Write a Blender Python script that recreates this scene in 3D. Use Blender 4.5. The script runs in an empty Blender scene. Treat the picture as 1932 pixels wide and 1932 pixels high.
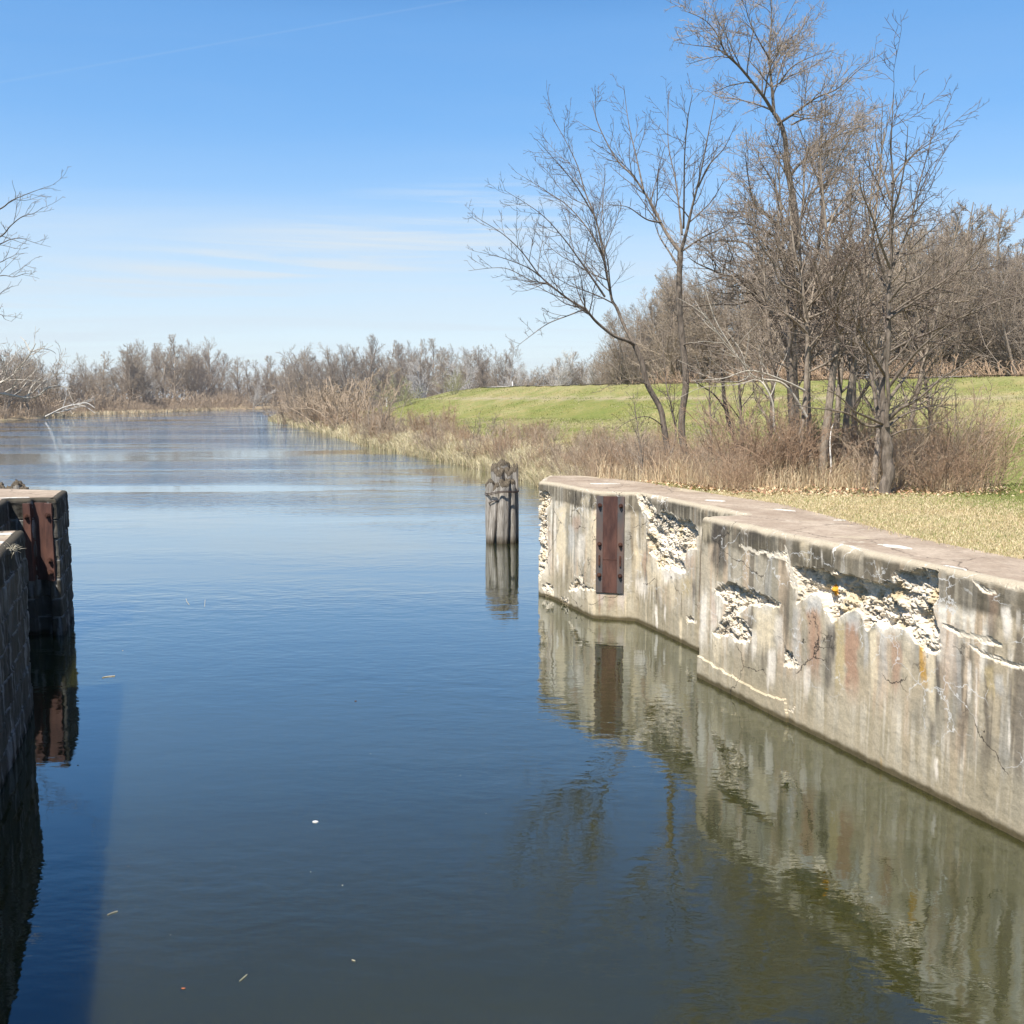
import bpy, math, random
import numpy as np
from mathutils import Vector
from mathutils.geometry import tessellate_polygon

# ------------------------------------------------------------------ camera geometry (photo measured on a 1932 px grid)
F = 1900.0; PITCH = math.atan(214 / F); EYE = 5.0
CP, SP = math.cos(PITCH), math.sin(PITCH)
W = 2.92                                   # top of the lock walls above the water
def P(px, py, z=None, Y=None):
    u = (px - 966) / F; v = (966 - py) / F
    d = (u, CP + v * SP, -SP + v * CP)
    t = (z - EYE) / d[2] if z is not None else Y / d[1]
    return Vector((t * d[0], t * d[1], EYE + t * d[2]))
def to_px(pts):
    x = pts[:, 0]; y = pts[:, 1]; z = pts[:, 2] - EYE
    dep = y * CP - z * SP
    up = y * SP + z * CP
    return 966 + F * x / dep, 966 - F * up / dep

sc = bpy.context.scene
COL = sc.collection
sc.render.engine = 'CYCLES'
sc.cycles.use_denoising = True
sc.cycles.max_bounces = 6
sc.cycles.diffuse_bounces = 2
sc.cycles.glossy_bounces = 3
sc.cycles.volume_bounces = 0
sc.cycles.caustics_reflective = False
sc.cycles.caustics_refractive = False
sc.view_settings.view_transform = 'Standard'
sc.view_settings.look = 'None'
sc.view_settings.exposure = 0.6
sc.view_settings.gamma = 1

def tag(o, label=None, cat=None, group=None, kind=None):
    if label: o['label'] = label
    if cat: o['category'] = cat
    if group: o['group'] = group
    if kind: o['kind'] = kind
    return o
def empty(name, loc):
    o = bpy.data.objects.new(name, None); COL.objects.link(o); o.location = loc
    o.empty_display_size = 0.3
    return o
def link(name, me, mats, parent=None, loc=None):
    o = bpy.data.objects.new(name, me); COL.objects.link(o)
    if not me.materials:
        for m in (mats if isinstance(mats, (list, tuple)) else [mats]): me.materials.append(m)
    if parent: o.parent = parent
    if loc is not None: o.location = loc
    return o
def copy_tree(o, parent=None):
    c = o.copy(); COL.objects.link(c)
    if parent: c.parent = parent
    for ch in list(o.children): copy_tree(ch, c)
    return c
def mesh_np(name, V, Fc, cols=None, smooth=False, mat_idx=None):
    """V (n,3); Fc list of int arrays (m,k); cols (n,4)"""
    me = bpy.data.meshes.new(name)
    if not isinstance(Fc, list): Fc = [Fc]
    Fc = [f for f in Fc if len(f)]
    nl = sum(f.size for f in Fc); nf = sum(len(f) for f in Fc)
    me.vertices.add(len(V)); me.vertices.foreach_set('co', np.ascontiguousarray(V, dtype=np.float32).ravel())
    me.loops.add(nl); me.polygons.add(nf)
    me.loops.foreach_set('vertex_index', np.concatenate([f.ravel() for f in Fc]).astype(np.int32))
    tot = np.concatenate([np.full(len(f), f.shape[1], dtype=np.int32) for f in Fc])
    st = np.concatenate([[0], np.cumsum(tot)[:-1]]).astype(np.int32)
    me.polygons.foreach_set('loop_start', st)
    me.polygons.foreach_set('loop_total', tot)
    if mat_idx is not None: me.polygons.foreach_set('material_index', np.asarray(mat_idx, dtype=np.int32))
    me.polygons.foreach_set('use_smooth', np.full(nf, bool(smooth)))
    me.update(calc_edges=True)
    if cols is not None:
        a = me.color_attributes.new('Col', 'FLOAT_COLOR', 'POINT')
        a.data.foreach_set('color', np.ascontiguousarray(cols, dtype=np.float32).ravel())
    me.validate()
    return me

# ------------------------------------------------------------------ numpy noise
def _h(ix, iy, iz, s):
    n = (ix * 374761393 + iy * 668265263 + iz * 2147483647 + s * 974711) & 0xffffffff
    n = ((n ^ (n >> 13)) * 1274126177) & 0xffffffff
    n = (n ^ (n >> 16)) & 0xffffffff
    n = (n * 2654435761) & 0xffffffff
    n = n ^ (n >> 15)
    return (n & 0xffffff) / float(0xffffff)
def vn(x, y, z, s=0):
    x = np.asarray(x, float); y = np.asarray(y, float) + x * 0; z = np.asarray(z, float) + x * 0
    ix = np.floor(x).astype(np.int64); iy = np.floor(y).astype(np.int64); iz = np.floor(z).astype(np.int64)
    fx = x - ix; fy = y - iy; fz = z - iz
    fx = fx * fx * (3 - 2 * fx); fy = fy * fy * (3 - 2 * fy); fz = fz * fz * (3 - 2 * fz)
    r = 0
    for a in (0, 1):
        for b in (0, 1):
            for c in (0, 1):
                w = (fx if a else 1 - fx) * (fy if b else 1 - fy) * (fz if c else 1 - fz)
                r = r + w * _h(ix + a, iy + b, iz + c, s)
    return r
def fbm(x, y, z=0, s=0, o=4):
    r = 0; a = 0.5; t = 0
    for k in range(o):
        r = r + a * vn(x * 2 ** k, y * 2 ** k, z * 2 ** k if not np.isscalar(z) else z * 2 ** k, s + k); t += a; a *= 0.5
    return r / t
def sstep(a, b, x):
    t = np.clip((x - a) / (b - a), 0, 1); return t * t * (3 - 2 * t)
def inpoly(x, y, poly):
    r = np.zeros(x.shape, bool); n = len(poly)
    for i in range(n):
        x0, y0 = poly[i]; x1, y1 = poly[(i + 1) % n]
        c = ((y0 > y) != (y1 > y))
        with np.errstate(divide='ignore', invalid='ignore'):
            xx = (x1 - x0) * (y - y0) / ((y1 - y0) if y1 != y0 else 1e-9) + x0
        r ^= c & (x < xx)
    return r
def polydist(x, y, pts, closed=False):
    d = np.full(x.shape, 1e9); n = len(pts)
    for i in range(n if closed else n - 1):
        ax, ay = pts[i]; bx, by = pts[(i + 1) % n]
        dx, dy = bx - ax, by - ay; L = dx * dx + dy * dy + 1e-12
        t = np.clip(((x - ax) * dx + (y - ay) * dy) / L, 0, 1)
        d = np.minimum(d, np.hypot(x - ax - t * dx, y - ay - t * dy))
    return d

# ------------------------------------------------------------------ materials
class N:
    def __init__(s, name):
        s.m = bpy.data.materials.new(name); s.m.use_nodes = True
        s.t = s.m.node_tree; s.n = s.t.nodes; s.b = s.n['Principled BSDF']
        s.tc = s.n.new('ShaderNodeTexCoord')
    def add(s, typ, **kw):
        n = s.n.new(typ)
        for k, v in kw.items():
            if k.startswith('_'): setattr(n, k[1:], v)
            else: n.inputs[k.replace('__', ' ')].default_value = v
        return n
    def l(s, a, b): s.t.links.new(a, b)
    def mapped(s, scale=(1, 1, 1), coord='Object'):
        mp = s.n.new('ShaderNodeMapping'); mp.inputs['Scale'].default_value = scale
        s.l(s.tc.outputs[coord], mp.inputs['Vector']); return mp.outputs['Vector']
    def noise(s, scale, detail=4, rough=.55, vec=None, dist=0):
        n = s.add('ShaderNodeTexNoise', Scale=scale, Detail=detail, Roughness=rough, Distortion=dist)
        s.l(vec if vec is not None else s.tc.outputs['Object'], n.inputs['Vector']); return n.outputs['Fac']
    def ramp(s, fac, stops):
        r = s.n.new('ShaderNodeValToRGB'); e = r.color_ramp.elements
        while len(e) < len(stops): e.new(.5)
        for i, (p, c) in enumerate(stops):
            e[i].position = p; e[i].color = (c[0], c[1], c[2], 1) if not isinstance(c, float) else (c, c, c, 1)
        s.l(fac, r.inputs['Fac']); return r.outputs['Color']
    def mix(s, fac, a, b, mode='MIX'):
        m = s.n.new('ShaderNodeMix'); m.data_type = 'RGBA'; m.blend_type = mode
        for v, i in ((fac, 0), (a, 6), (b, 7)):
            if hasattr(v, 'links') or hasattr(v, 'is_linked'): s.l(v, m.inputs[i])
            else: m.inputs[i].default_value = v if i == 0 else (v[0], v[1], v[2], 1)
        return m.outputs[2]
    def math(s, op, a, b=0.0):
        m = s.n.new('ShaderNodeMath'); m.operation = op
        for v, i in ((a, 0), (b, 1)):
            if hasattr(v, 'is_linked'): s.l(v, m.inputs[i])
            else: m.inputs[i].default_value = v
        return m.outputs[0]
    def bump(s, h, strength=.5, dist=.02):
        b = s.add('ShaderNodeBump', Strength=strength, Distance=dist); s.l(h, b.inputs['Height'])
        s.l(b.outputs['Normal'], s.b.inputs['Normal']); return b
    def done(s, col=None, rough=.9, spec=.2, metal=0):
        if col is not None:
            if hasattr(col, 'is_linked'): s.l(col, s.b.inputs['Base Color'])
            else: s.b.inputs['Base Color'].default_value = (col[0], col[1], col[2], 1)
        s.b.inputs['Roughness'].default_value = rough
        s.b.inputs['Specular IOR Level'].default_value = spec
        s.b.inputs['Metallic'].default_value = metal
        return s.m

def two_tone(name, a, b, scale=3, rough=.9, bump=0, vec=(1, 1, 1), lo=.35, hi=.65, spec=.2, metal=0):
    k = N(name); v = k.mapped(vec)
    f = k.noise(scale, 5, .6, v)
    if bump: k.bump(k.noise(scale * 4, 4, .6, v), bump, .02)
    return k.done(k.ramp(f, [(lo, a), (hi, b)]), rough, spec, metal)

def random_tint(name, a, b, c, rough=.85, nscale=2.0):
    """bark colour varying along the wood and from one tree to the next"""
    k = N(name)
    oi = k.n.new('ShaderNodeObjectInfo')
    col = k.ramp(k.noise(nscale, 4, .6), [(.35, a), (.65, b)])
    col = k.mix(k.math('MULTIPLY', oi.outputs['Random'], .6), col, c)
    return k.done(col, rough, .15)

M = {}
M['bark'] = two_tone('bark_grey_brown', (.19, .15, .115), (.38, .315, .245), 5, bump=.6, vec=(4, 4, 1))
M['bark_dark'] = two_tone('bark_dark', (.075, .062, .05), (.19, .16, .13), 5, bump=.6, vec=(4, 4, 1))
M['bark_mid'] = two_tone('bark_brown', (.11, .088, .068), (.27, .22, .175), 5, bump=.6, vec=(4, 4, 1))
M['twig_dark'] = two_tone('twig_dark', (.085, .062, .05), (.20, .155, .125), 1.2)
M['bark_black'] = two_tone('bark_charred', (.02, .018, .016), (.055, .045, .04), 5, bump=.5, vec=(4, 4, 1))
M['bark_pale'] = two_tone('bark_pale', (.42, .38, .31), (.62, .56, .47), 4, bump=.4, vec=(3, 3, .8))
M['bark_white'] = two_tone('bark_white', (.55, .52, .46), (.78, .75, .70), 4)
M['twig'] = two_tone('twig_brown', (.19, .145, .11), (.36, .29, .23), 1.2)
M['twig_grey'] = two_tone('twig_grey', (.30, .24, .19), (.46, .38, .31), 1.2)
M['far_grey'] = random_tint('far_bark_grey', (.30, .242, .18), (.45, .37, .285), (.38, .30, .215))
M['far_dark'] = random_tint('far_bark_dark', (.25, .20, .155), (.38, .315, .25), (.35, .285, .225))
M['far_white'] = random_tint('far_bark_white', (.52, .48, .43), (.74, .70, .65), (.60, .56, .50))
M['shrub_red'] = random_tint('shrub_red_brown', (.32, .21, .14), (.48, .335, .225), (.50, .37, .235))
M['shrub_grey'] = random_tint('shrub_grey_brown', (.32, .25, .18), (.50, .40, .30), (.48, .36, .25))
M['shrub_green'] = random_tint('shrub_budding', (.26, .25, .13), (.42, .41, .25), (.36, .32, .20))
M['rust'] = two_tone('rusty_steel', (.065, .030, .024), (.165, .078, .056), 2.5, rough=.75, bump=.25, spec=.35, vec=(2, 2, .5))
M['rust_grey'] = two_tone('grey_rusty_steel', (.085, .085, .085), (.17, .105, .08), 2.2, rough=.65, bump=.25, spec=.4, vec=(2, 2, .5))
M['bolt'] = two_tone('bolt_rust', (.05, .022, .016), (.13, .06, .04), 8, rough=.8)
M['wire'] = two_tone('wire_rust', (.05, .035, .03), (.10, .07, .055), 8, rough=.7)
M['mortar'] = two_tone('white_mortar', (.48, .44, .37), (.76, .73, .66), 9, bump=.6)
M['white'] = two_tone('white_foam', (.78, .76, .74), (.86, .83, .80), 9)
M['leafred'] = two_tone('dead_leaf', (.24, .07, .04), (.38, .14, .07), 9)
M['stalk'] = two_tone('floating_stalk', (.42, .36, .24), (.62, .55, .42), 9)
M['bldg'] = two_tone('white_siding', (.72, .72, .70), (.82, .82, .80), 2)
M['roof'] = two_tone('grey_roof', (.22, .22, .23), (.3, .3, .3), 2)
M['gravel'] = two_tone('pale_gravel', (.46, .42, .35), (.62, .57, .49), 3)

def vcol_mat(name, rough=.95, detail=0.0, dscale=40, spec=.15, trans=0):
    k = N(name)
    a = k.n.new('ShaderNodeAttribute'); a.attribute_name = 'Col'
    col = a.outputs['Color']
    if detail:
        f = k.ramp(k.noise(dscale, 5, .7), [(.25, 1 - detail), (.75, 1 + detail)])
        col = k.mix(1.0, col, f, 'MULTIPLY')
    return k, k.done(col, rough, spec)
k, M['grass_blade'] = vcol_mat('grass_blades', .8)
k, M['litter'] = vcol_mat('dry_leaves', .8)
k, M['reed'] = vcol_mat('dry_reed', .85)

# pilings
k = N('weathered_pile_wood')
v = k.mapped((9, 9, .7))
c = k.ramp(k.noise(3, 6, .65, v), [(.3, (.13, .105, .08)), (.48, (.37, .33, .28)), (.70, (.60, .55, .48))])
z = k.n.new('ShaderNodeSeparateXYZ'); k.l(k.tc.outputs['Object'], z.inputs[0])
wet = k.ramp(k.math('MULTIPLY', z.outputs['Z'], 1.0), [(.02, (.16, .12, .06)), (.30, (1., 1., 1.))])
c = k.mix(.85, c, wet, 'MULTIPLY')
k.bump(k.noise(4, 6, .7, v), .9, .05)
M['pile'] = k.done(c, .9, .15)
M['pile_top'] = two_tone('mossy_pile_top', (.05, .04, .03), (.21, .17, .12), 22, bump=1, lo=.3, hi=.7)
M['pile_rust'] = two_tone('rusty_pile_stain', (.36, .17, .06), (.2, .13, .08), 4, vec=(6, 6, .7))

# ------------------------------------------------------------------ tubes
class Tubes:
    def __init__(s): s.g = {}
    def add(s, pts, rad, k=5):
        s.g.setdefault((len(pts), k), []).append((pts, rad))
    def mesh(s, name, cols=None, smooth=True):
        Vs = []; Fs = []; off = 0
        for (n, k), lst in s.g.items():
            A = np.array([p for p, r in lst], float); R = np.array([r for p, r in lst], float)
            T = np.empty_like(A); T[:, 1:-1] = A[:, 2:] - A[:, :-2]; T[:, 0] = A[:, 1] - A[:, 0]; T[:, -1] = A[:, -1] - A[:, -2]
            T /= np.linalg.norm(T, axis=2, keepdims=True) + 1e-9
            mt = T.mean(axis=1)
            ref = np.where(np.abs(mt[:, 2:3]) > .8, np.array([[1., 0, 0]]), np.array([[0, 0, 1.]]))[:, None, :]
            U = np.cross(T, ref + 0 * T); U /= np.linalg.norm(U, axis=2, keepdims=True) + 1e-9
            Vv = np.cross(T, U)
            an = np.arange(k) * 2 * math.pi / k
            ring = A[:, :, None, :] + R[:, :, None, None] * (np.cos(an)[None, None, :, None] * U[:, :, None, :] + np.sin(an)[None, None, :, None] * Vv[:, :, None, :])
            m = len(lst)
            Vs.append(ring.reshape(-1, 3))
            base = off + np.arange(m)[:, None, None] * n * k
            i = np.arange(n - 1)[None, :, None]; j = np.arange(k)[None, None, :]
            j2 = (j + 1) % k
            q = np.stack([base + i * k + j, base + i * k + j2, base + (i + 1) * k + j2, base + (i + 1) * k + j], axis=-1)
            Fs.append(q.reshape(-1, 4)); off += m * n * k
        V = np.concatenate(Vs); Fc = np.concatenate(Fs)
        return mesh_np(name, V, Fc, smooth=smooth)

def nrm(v):
    l = math.sqrt(v[0] ** 2 + v[1] ** 2 + v[2] ** 2) + 1e-12
    return (v[0] / l, v[1] / l, v[2] / l)
def child_dir(t, ang, rng, flat=0.0):
    # random direction at angle ang from t
    while True:
        r = (rng.gauss(0, 1), rng.gauss(0, 1), rng.gauss(0, 1))
        d = r[0] * t[0] + r[1] * t[1] + r[2] * t[2]
        q = (r[0] - d * t[0], r[1] - d * t[1], r[2] - d * t[2])
        l = math.sqrt(q[0] ** 2 + q[1] ** 2 + q[2] ** 2)
        if l > .1: break
    c, s = math.cos(ang), math.sin(ang) / l
    return (t[0] * c + q[0] * s, t[1] * c + q[1] * s, t[2] * c + q[2] * s)
def branch(rng, p, d, L, r0, r1, n, wob, up):
    pts = [p]; rad = [r0]; st = L / n
    for i in range(n):
        d = nrm((d[0] + rng.gauss(0, wob), d[1] + rng.gauss(0, wob), d[2] + rng.gauss(0, wob) + up))
        p = (p[0] + d[0] * st, p[1] + d[1] * st, p[2] + d[2] * st)
        pts.append(p); rad.append(r0 + (r1 - r0) * (i + 1) / n)
    return pts, rad
def interp(pts, rad, t):
    f = t * (len(pts) - 1); i = min(int(f), len(pts) - 2); w = f - i
    a, b = pts[i], pts[i + 1]
    return (tuple(a[k] + (b[k] - a[k]) * w for k in range(3)), nrm((b[0] - a[0], b[1] - a[1], b[2] - a[2])), rad[i] + (rad[i + 1] - rad[i]) * w)
def plen(pts):
    return sum(math.dist(pts[i], pts[i + 1]) for i in range(len(pts) - 1))
# level spec: (count per metre or ('n', count), length ratio, angle deg, nseg, wobble, upward pull, tube sides)
def sprout(tub, rng, pts, rad, lvl, spec, rmin, t0=.15, wood=None, kr=.55):
    if lvl >= len(spec): return
    cnt, ratio, ang, nseg, wob, up, sides = spec[lvl]
    L = plen(pts)
    n = cnt[1] if isinstance(cnt, tuple) else int(cnt * L * (1 - t0) + rng.random())
    for i in range(n):
        t = t0 + (1 - t0) * (i + rng.random()) / n
        t = min(t, .985)
        p, d, r = interp(pts, rad, t)
        cl = L * ratio * (1 - .55 * t) * rng.uniform(.6, 1.3)
        dd = child_dir(d, math.radians(ang * rng.uniform(.7, 1.3)), rng)
        if dd[2] < -.35 and rng.random() < .7: dd = (dd[0], dd[1], -dd[2] * .5)
        r0 = max(rmin, min(r * kr, cl * .014 + rmin)); 
        q, qr = branch(rng, p, dd, cl, r0, max(rmin * .7, r0 * .35), nseg, wob, up)
        (wood if (wood is not None and lvl == 0) else tub).add(q, qr, sides)
        sprout(tub, rng, q, qr, lvl + 1, spec, rmin, .12, None, kr)

def smooth_path(pts, rad, sub=4):
    out = []; rr = []
    n = len(pts)
    for i in range(n - 1):
        p0 = pts[max(i - 1, 0)]; p1 = pts[i]; p2 = pts[i + 1]; p3 = pts[min(i + 2, n - 1)]
        for s in range(sub):
            t = s / sub
            out.append(tuple(.5 * (2 * p1[k] + (p2[k] - p0[k]) * t + (2 * p0[k] - 5 * p1[k] + 4 * p2[k] - p3[k]) * t * t + (3 * p1[k] - p0[k] - 3 * p2[k] + p3[k]) * t ** 3) for k in range(3)))
            rr.append(rad[i] + (rad[i + 1] - rad[i]) * t)
    out.append(tuple(pts[-1])); rr.append(rad[-1])
    return out, rr

# ------------------------------------------------------------------ plan of the river and the lock
def v2(v): return (v[0], v[1])
AX = (-.337, .9415)                                   # axis of the lock, looking upstream
R_near = (5.80 - AX[0] * 16, 10.92 - AX[1] * 16)
RP = [R_near, (3.36, 17.80), (4.22, 18.10), (2.80, 22.34), (1.86, 22.62), (1.02, 24.89), (.67, 25.44), (.92, 27.3)]
RB = [(1.85, 27.3), (2.7, 26.2), (3.58, 24.53), (4.25, 22.6), (4.75, 21.3), (5.36, 19.94), (5.62, 18.2), (5.85, 16.6), (6.13, 14.8), (6.55, 13.3),
      (6.72 - AX[0] * 5, 13.06 - AX[1] * 5), (R_near[0] + 2.0, R_near[1] + .6)]
L_near = (-6.63 - AX[0] * 16, 12.56 - AX[1] * 16)
LP = [L_near, (-7.79, 15.97), (-8.68, 15.65), (-10.52, 20.97), (-10.07, 20.966), (-10.07, 21.13), (-9.78, 21.13), (-9.78, 20.963), (-9.52, 20.96), (-10.17, 22.96), (-13.5, 23.9)]
LB = [(-14.2, 22.0), (-12.6, 18.0), (L_near[0] - 4.5, L_near[1] - 1)]
RIVER = [(R_near[0] + 1.0, R_near[1] + .3), (4.35, 17.4), (5.0, 18.5), (3.6, 22.8), (2.3, 25.2), (1.75, 27.0), (1.75, 29), (2.1, 35), (2.3, 45), (1.7, 54), (1.0, 60),
         (-2.5, 71.4), (-6.3, 82), (-11.3, 95), (-16.6, 110), (-29, 151), (-44, 198), (-54.6, 226), (-54, 236), (-42, 255), (-10, 285), (60, 320), (220, 345),
         (220, 430), (60, 452), (-20, 452), (-75, 466), (-116, 477), (-128, 440), (-128, 380), (-128, 317), (-121, 264), (-117, 228), (-92, 165), (-58, 97), (-34, 52),
         (-18, 32), (-13.2, 23.2), (-11.2, 22.4), (-11.6, 20.6), (-9.7, 15.2), (L_near[0] - 1.3, L_near[1] - .4)]
CREST = [(150, 20), (95, 48), (62, 74), (46.3, 91.8), (38, 108), (29.1, 128), (15, 148), (3, 167), (-4, 190), (-8, 226), (-25, 350), (-40, 430), (-20, 520)]

def ground_z(x, y):
    x = np.asarray(x, float); y = np.asarray(y, float)
    ins = inpoly(x, y, RIVER); d = polydist(x, y, RIVER, True)
    wall = 1 - sstep(25.5, 31, y)
    soft = .75 * sstep(0, 1.6, d) + 1.25 * sstep(1, 9, d) + .6 * sstep(8, 26, d)
    hard = 2.90 * sstep(0.0, .35, d) - .12 * sstep(2.5, 14, d)
    lowb = np.maximum(sstep(-50, -75, x), sstep(232, 250, y)); soft = soft * (1 - .62 * lowb * (1 - sstep(20, 60, d)))
    out = soft * (1 - wall) + hard * wall
    out = out + (fbm(x * .07, y * .07, 0, 3, 3) - .5) * .5 * sstep(4, 20, d) * sstep(26, 60, y)
    dc = polydist(x, y, CREST)
    sc_ = sstep(600, 480, y)
    h = 7.0 - np.clip(dc - 1.8, 0, None) * .25
    bench = np.where(dc > 9.5, h + np.clip(np.minimum(dc - 9.5, 3.5), 0, None) * .22, h)
    out = np.maximum(out, np.where(bench > 2.3, bench, -9) * sc_)
    # blend at the levee toe
    return np.where(ins, -1.4 * sstep(0, 1.2, d) - .02, out)
def gz(x, y): return float(ground_z(np.array([x]), np.array([y]))[0])

def axis(a, b, lo, hi, step, grow=1.12, cap=60):
    r = list(np.arange(lo, hi, step)); s = step; v = hi
    while v < b: r.append(v); s = min(s * grow, cap); v += s
    r.append(b); s = step; v = lo - step; l = []
    while v > a: l.append(v); s = min(s * grow, cap); v -= s
    l.append(a)
    return np.array(sorted(l + r))
def axis3(far0, mid0, lo, hi, mid1, far1):
    a = [far0]; m = list(axis(mid0, mid1, lo, hi, .5, 1.04, 3.2))
    l = []; v, st_ = mid0, 4
    while v - st_ > far0: st_ *= 1.15; v -= st_; l.append(v)
    r = []; v, st_ = mid1, 4
    while v + st_ < far1: st_ *= 1.15; v += st_; r.append(v)
    return np.array(sorted([t for t in l if t > far0] + a + m + [t for t in r if t < far1] + [far1]))
xs = axis3(-1700, -185, -24, 34, 150, 1700); ys = axis3(-190, -20, 2, 62, 560, 3350)
GX, GY = np.meshgrid(xs, ys)
gxf, gyf = GX.ravel(), GY.ravel()
gzv = ground_z(gxf, gyf)
dr = polydist(gxf, gyf, RIVER, True); dc = polydist(gxf, gyf, CREST)
n1 = fbm(gxf * .35, gyf * .35, 0, 11, 4); n2 = fbm(gxf * .05, gyf * .05, 0, 21, 4)
# lawn colour: straw by the wall, greener further off, brown under the brush
straw = np.array([.40, .34, .17]); green = np.array([.185, .195, .055]); olive = np.array([.27, .265, .10]); dirt = np.array([.23, .17, .115])
wallline = [RB[i] for i in range(len(RB))]
dw = polydist(gxf, gyf, [(5.36, 19.94), (5.85, 16.6), (6.55, 13.3), (8.4, 8.3)])
g = np.clip(.12 + .85 * sstep(1.6, 6.0, dw + (n1 - .5) * 4 + (n2 - .5) * 3), 0, 1)[:, None]
colr = straw * (1 - g) + (olive * .45 + green * .55) * g
far = sstep(30, 60, gyf)[:, None]
pat = sstep(.38, .62, n2 * .6 + n1 * .4)[:, None]
colr = colr * (1 - far) + (green * (1 - pat * .55) + straw * pat * .5) * far
ban = (sstep(8.6, 9.6, dc) * (1 - sstep(12.6, 13.6, dc)))[:, None]
colr = colr * (1 - .8 * ban) + np.array([.36, .30, .19]) * .8 * ban
BRUSH = [(2.0, 26.5), (4.0, 24.6), (5.0, 22.6), (6.6, 22.4), (8.3, 22.3), (10.2, 22.7), (11.6, 24.2), (12.4, 27), (11.5, 33), (9, 40), (8, 60), (3, 76), (-3, 92), (-10, 112), (-22, 151), (-38, 200), (-48, 228), (-60, 226), (-11, 95), (2, 57), (2.4, 35)]
inb = inpoly(gxf + (n1 - .5) * 1.2, gyf + (n1 - .5) * 1.2, BRUSH)
bd = np.clip(inb + (1 - sstep(2, 5, dr)) * (gyf > 27), 0, 1)[:, None]
colr = colr * (1 - bd) + (dirt * (1 - .5 * n1[:, None]) + straw * .5 * n1[:, None]) * bd
faru = np.clip(sstep(420, 520, gyf) + (dr < 60) * (gxf < -60) + (gyf > 240) * (gxf < -30), 0, 1)[:, None]
colr = colr * (1 - faru) + (np.array([.30, .235, .15])) * faru
shore = ((1 - sstep(0., .8, dr)) * (gyf > 27))[:, None]
colr = colr * (1 - shore) + np.array([.10, .08, .055]) * shore
ny, nx = GX.shape
ii = (np.arange(ny - 1)[:, None] * nx + np.arange(nx - 1)[None, :]).ravel()
Fq = np.stack([ii, ii + 1, ii + nx + 1, ii + nx], 1)
Vg = np.stack([gxf, gyf, gzv], 1)
k = N('ground_turf')
a = k.n.new('ShaderNodeAttribute'); a.attribute_name = 'Col'
f = k.ramp(k.noise(4, 10, .78), [(.25, .52), (.5, 1.0), (.75, 1.42)])
f2 = k.ramp(k.noise(.5, 7, .7), [(.3, (.78, .92, .72)), (.5, (1, 1, 1)), (.7, (1.26, 1.06, 1.2))])
c = k.mix(1.0, k.mix(1.0, a.outputs['Color'], f, 'MULTIPLY'), f2, 'MULTIPLY')
k.bump(k.noise(14, 6, .7), .8, .05)
M['turf'] = k.done(c, .95, .1)
g_ob = link('ground', mesh_np('ground', Vg, Fq, np.concatenate([colr, np.ones((len(colr), 1))], 1), smooth=True), M['turf'])
tag(g_ob, kind='structure')

# gravel road on the levee crest
def strip(name, line, off0, off1, dz, mat):
    pts, _ = smooth_path([(a[0], a[1], 0) for a in line], [0] * len(line), 12)
    V = []; Fc = []
    for i, p in enumerate(pts):
        q = pts[min(i + 1, len(pts) - 1)]; o = pts[max(i - 1, 0)]
        d = nrm((q[0] - o[0], q[1] - o[1], 0)); nn = (-d[1], d[0])
        for s in np.linspace(off0, off1, 5):
            x, y = p[0] + nn[0] * s, p[1] + nn[1] * s
            V.append((x, y, gz(x, y) + dz))
    for i in range(len(pts) - 1):
        for j in range(4): Fc.append((i * 5 + j, i * 5 + j + 1, i * 5 + j + 6, i * 5 + j + 5))
    o = link(name, mesh_np(name, np.array(V), np.array(Fc)), mat); tag(o, kind='structure'); return o
strip('gravel_road', CREST[1:-1], -1.5, 1.5, .12, M['gravel'])

# ------------------------------------------------------------------ water
k = N('canal_water')
geo = k.n.new('ShaderNodeNewGeometry')
def w_noise(scale, sx, sy, detail, rough, dist=0, rot=0):
    mp = k.n.new('ShaderNodeMapping'); mp.inputs['Scale'].default_value = (sx, sy, 1); mp.inputs['Rotation'].default_value = (0, 0, rot)
    k.l(geo.outputs['Position'], mp.inputs['Vector'])
    n = k.add('ShaderNodeTexNoise', Scale=scale, Detail=detail, Roughness=rough, Distortion=dist)
    k.l(mp.outputs['Vector'], n.inputs['Vector']); return n.outputs['Fac']
fine = w_noise(5.5, .55, 1.15, 3, .5, .2, .25)
mid = w_noise(1.3, .6, 1.2, 2, .5, .3, -.3)
patch = k.ramp(w_noise(.055, .35, 1.5, 3, .5, .4, .06), [(.44, .16), (.60, 1.6)])
sepp = k.n.new('ShaderNodeSeparateXYZ'); k.l(geo.outputs['Position'], sepp.inputs[0])
farw = k.ramp(k.math('MULTIPLY', sepp.outputs['Y'], .01), [(.22, .22), (.6, 1.0)])
h = k.math('ADD', k.math('MULTIPLY', fine, .42), k.math('MULTIPLY', mid, .9))
farw2 = k.math('ADD', 1.0, k.math('MULTIPLY', k.ramp(k.math('MULTIPLY', sepp.outputs['Y'], .003), [(.12, 0.0), (.5, 1.0)]), 3.5))
h = k.math('MULTIPLY', k.math('MULTIPLY', h, farw2), k.math('MULTIPLY', patch, farw))
bm_ = k.add('ShaderNodeBump', Strength=1.0, Distance=.034); k.l(h, bm_.inputs['Height']); k.l(bm_.outputs['Normal'], k.b.inputs['Normal'])
silt = k.ramp(w_noise(.25, 1, 1, 3, .5), [(.3, (.028, .0262, .0045)), (.7, (.034, .0305, .0055))])
M['water'] = k.done(silt, .025, .5)
k.b.inputs['IOR'].default_value = 1.75
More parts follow.
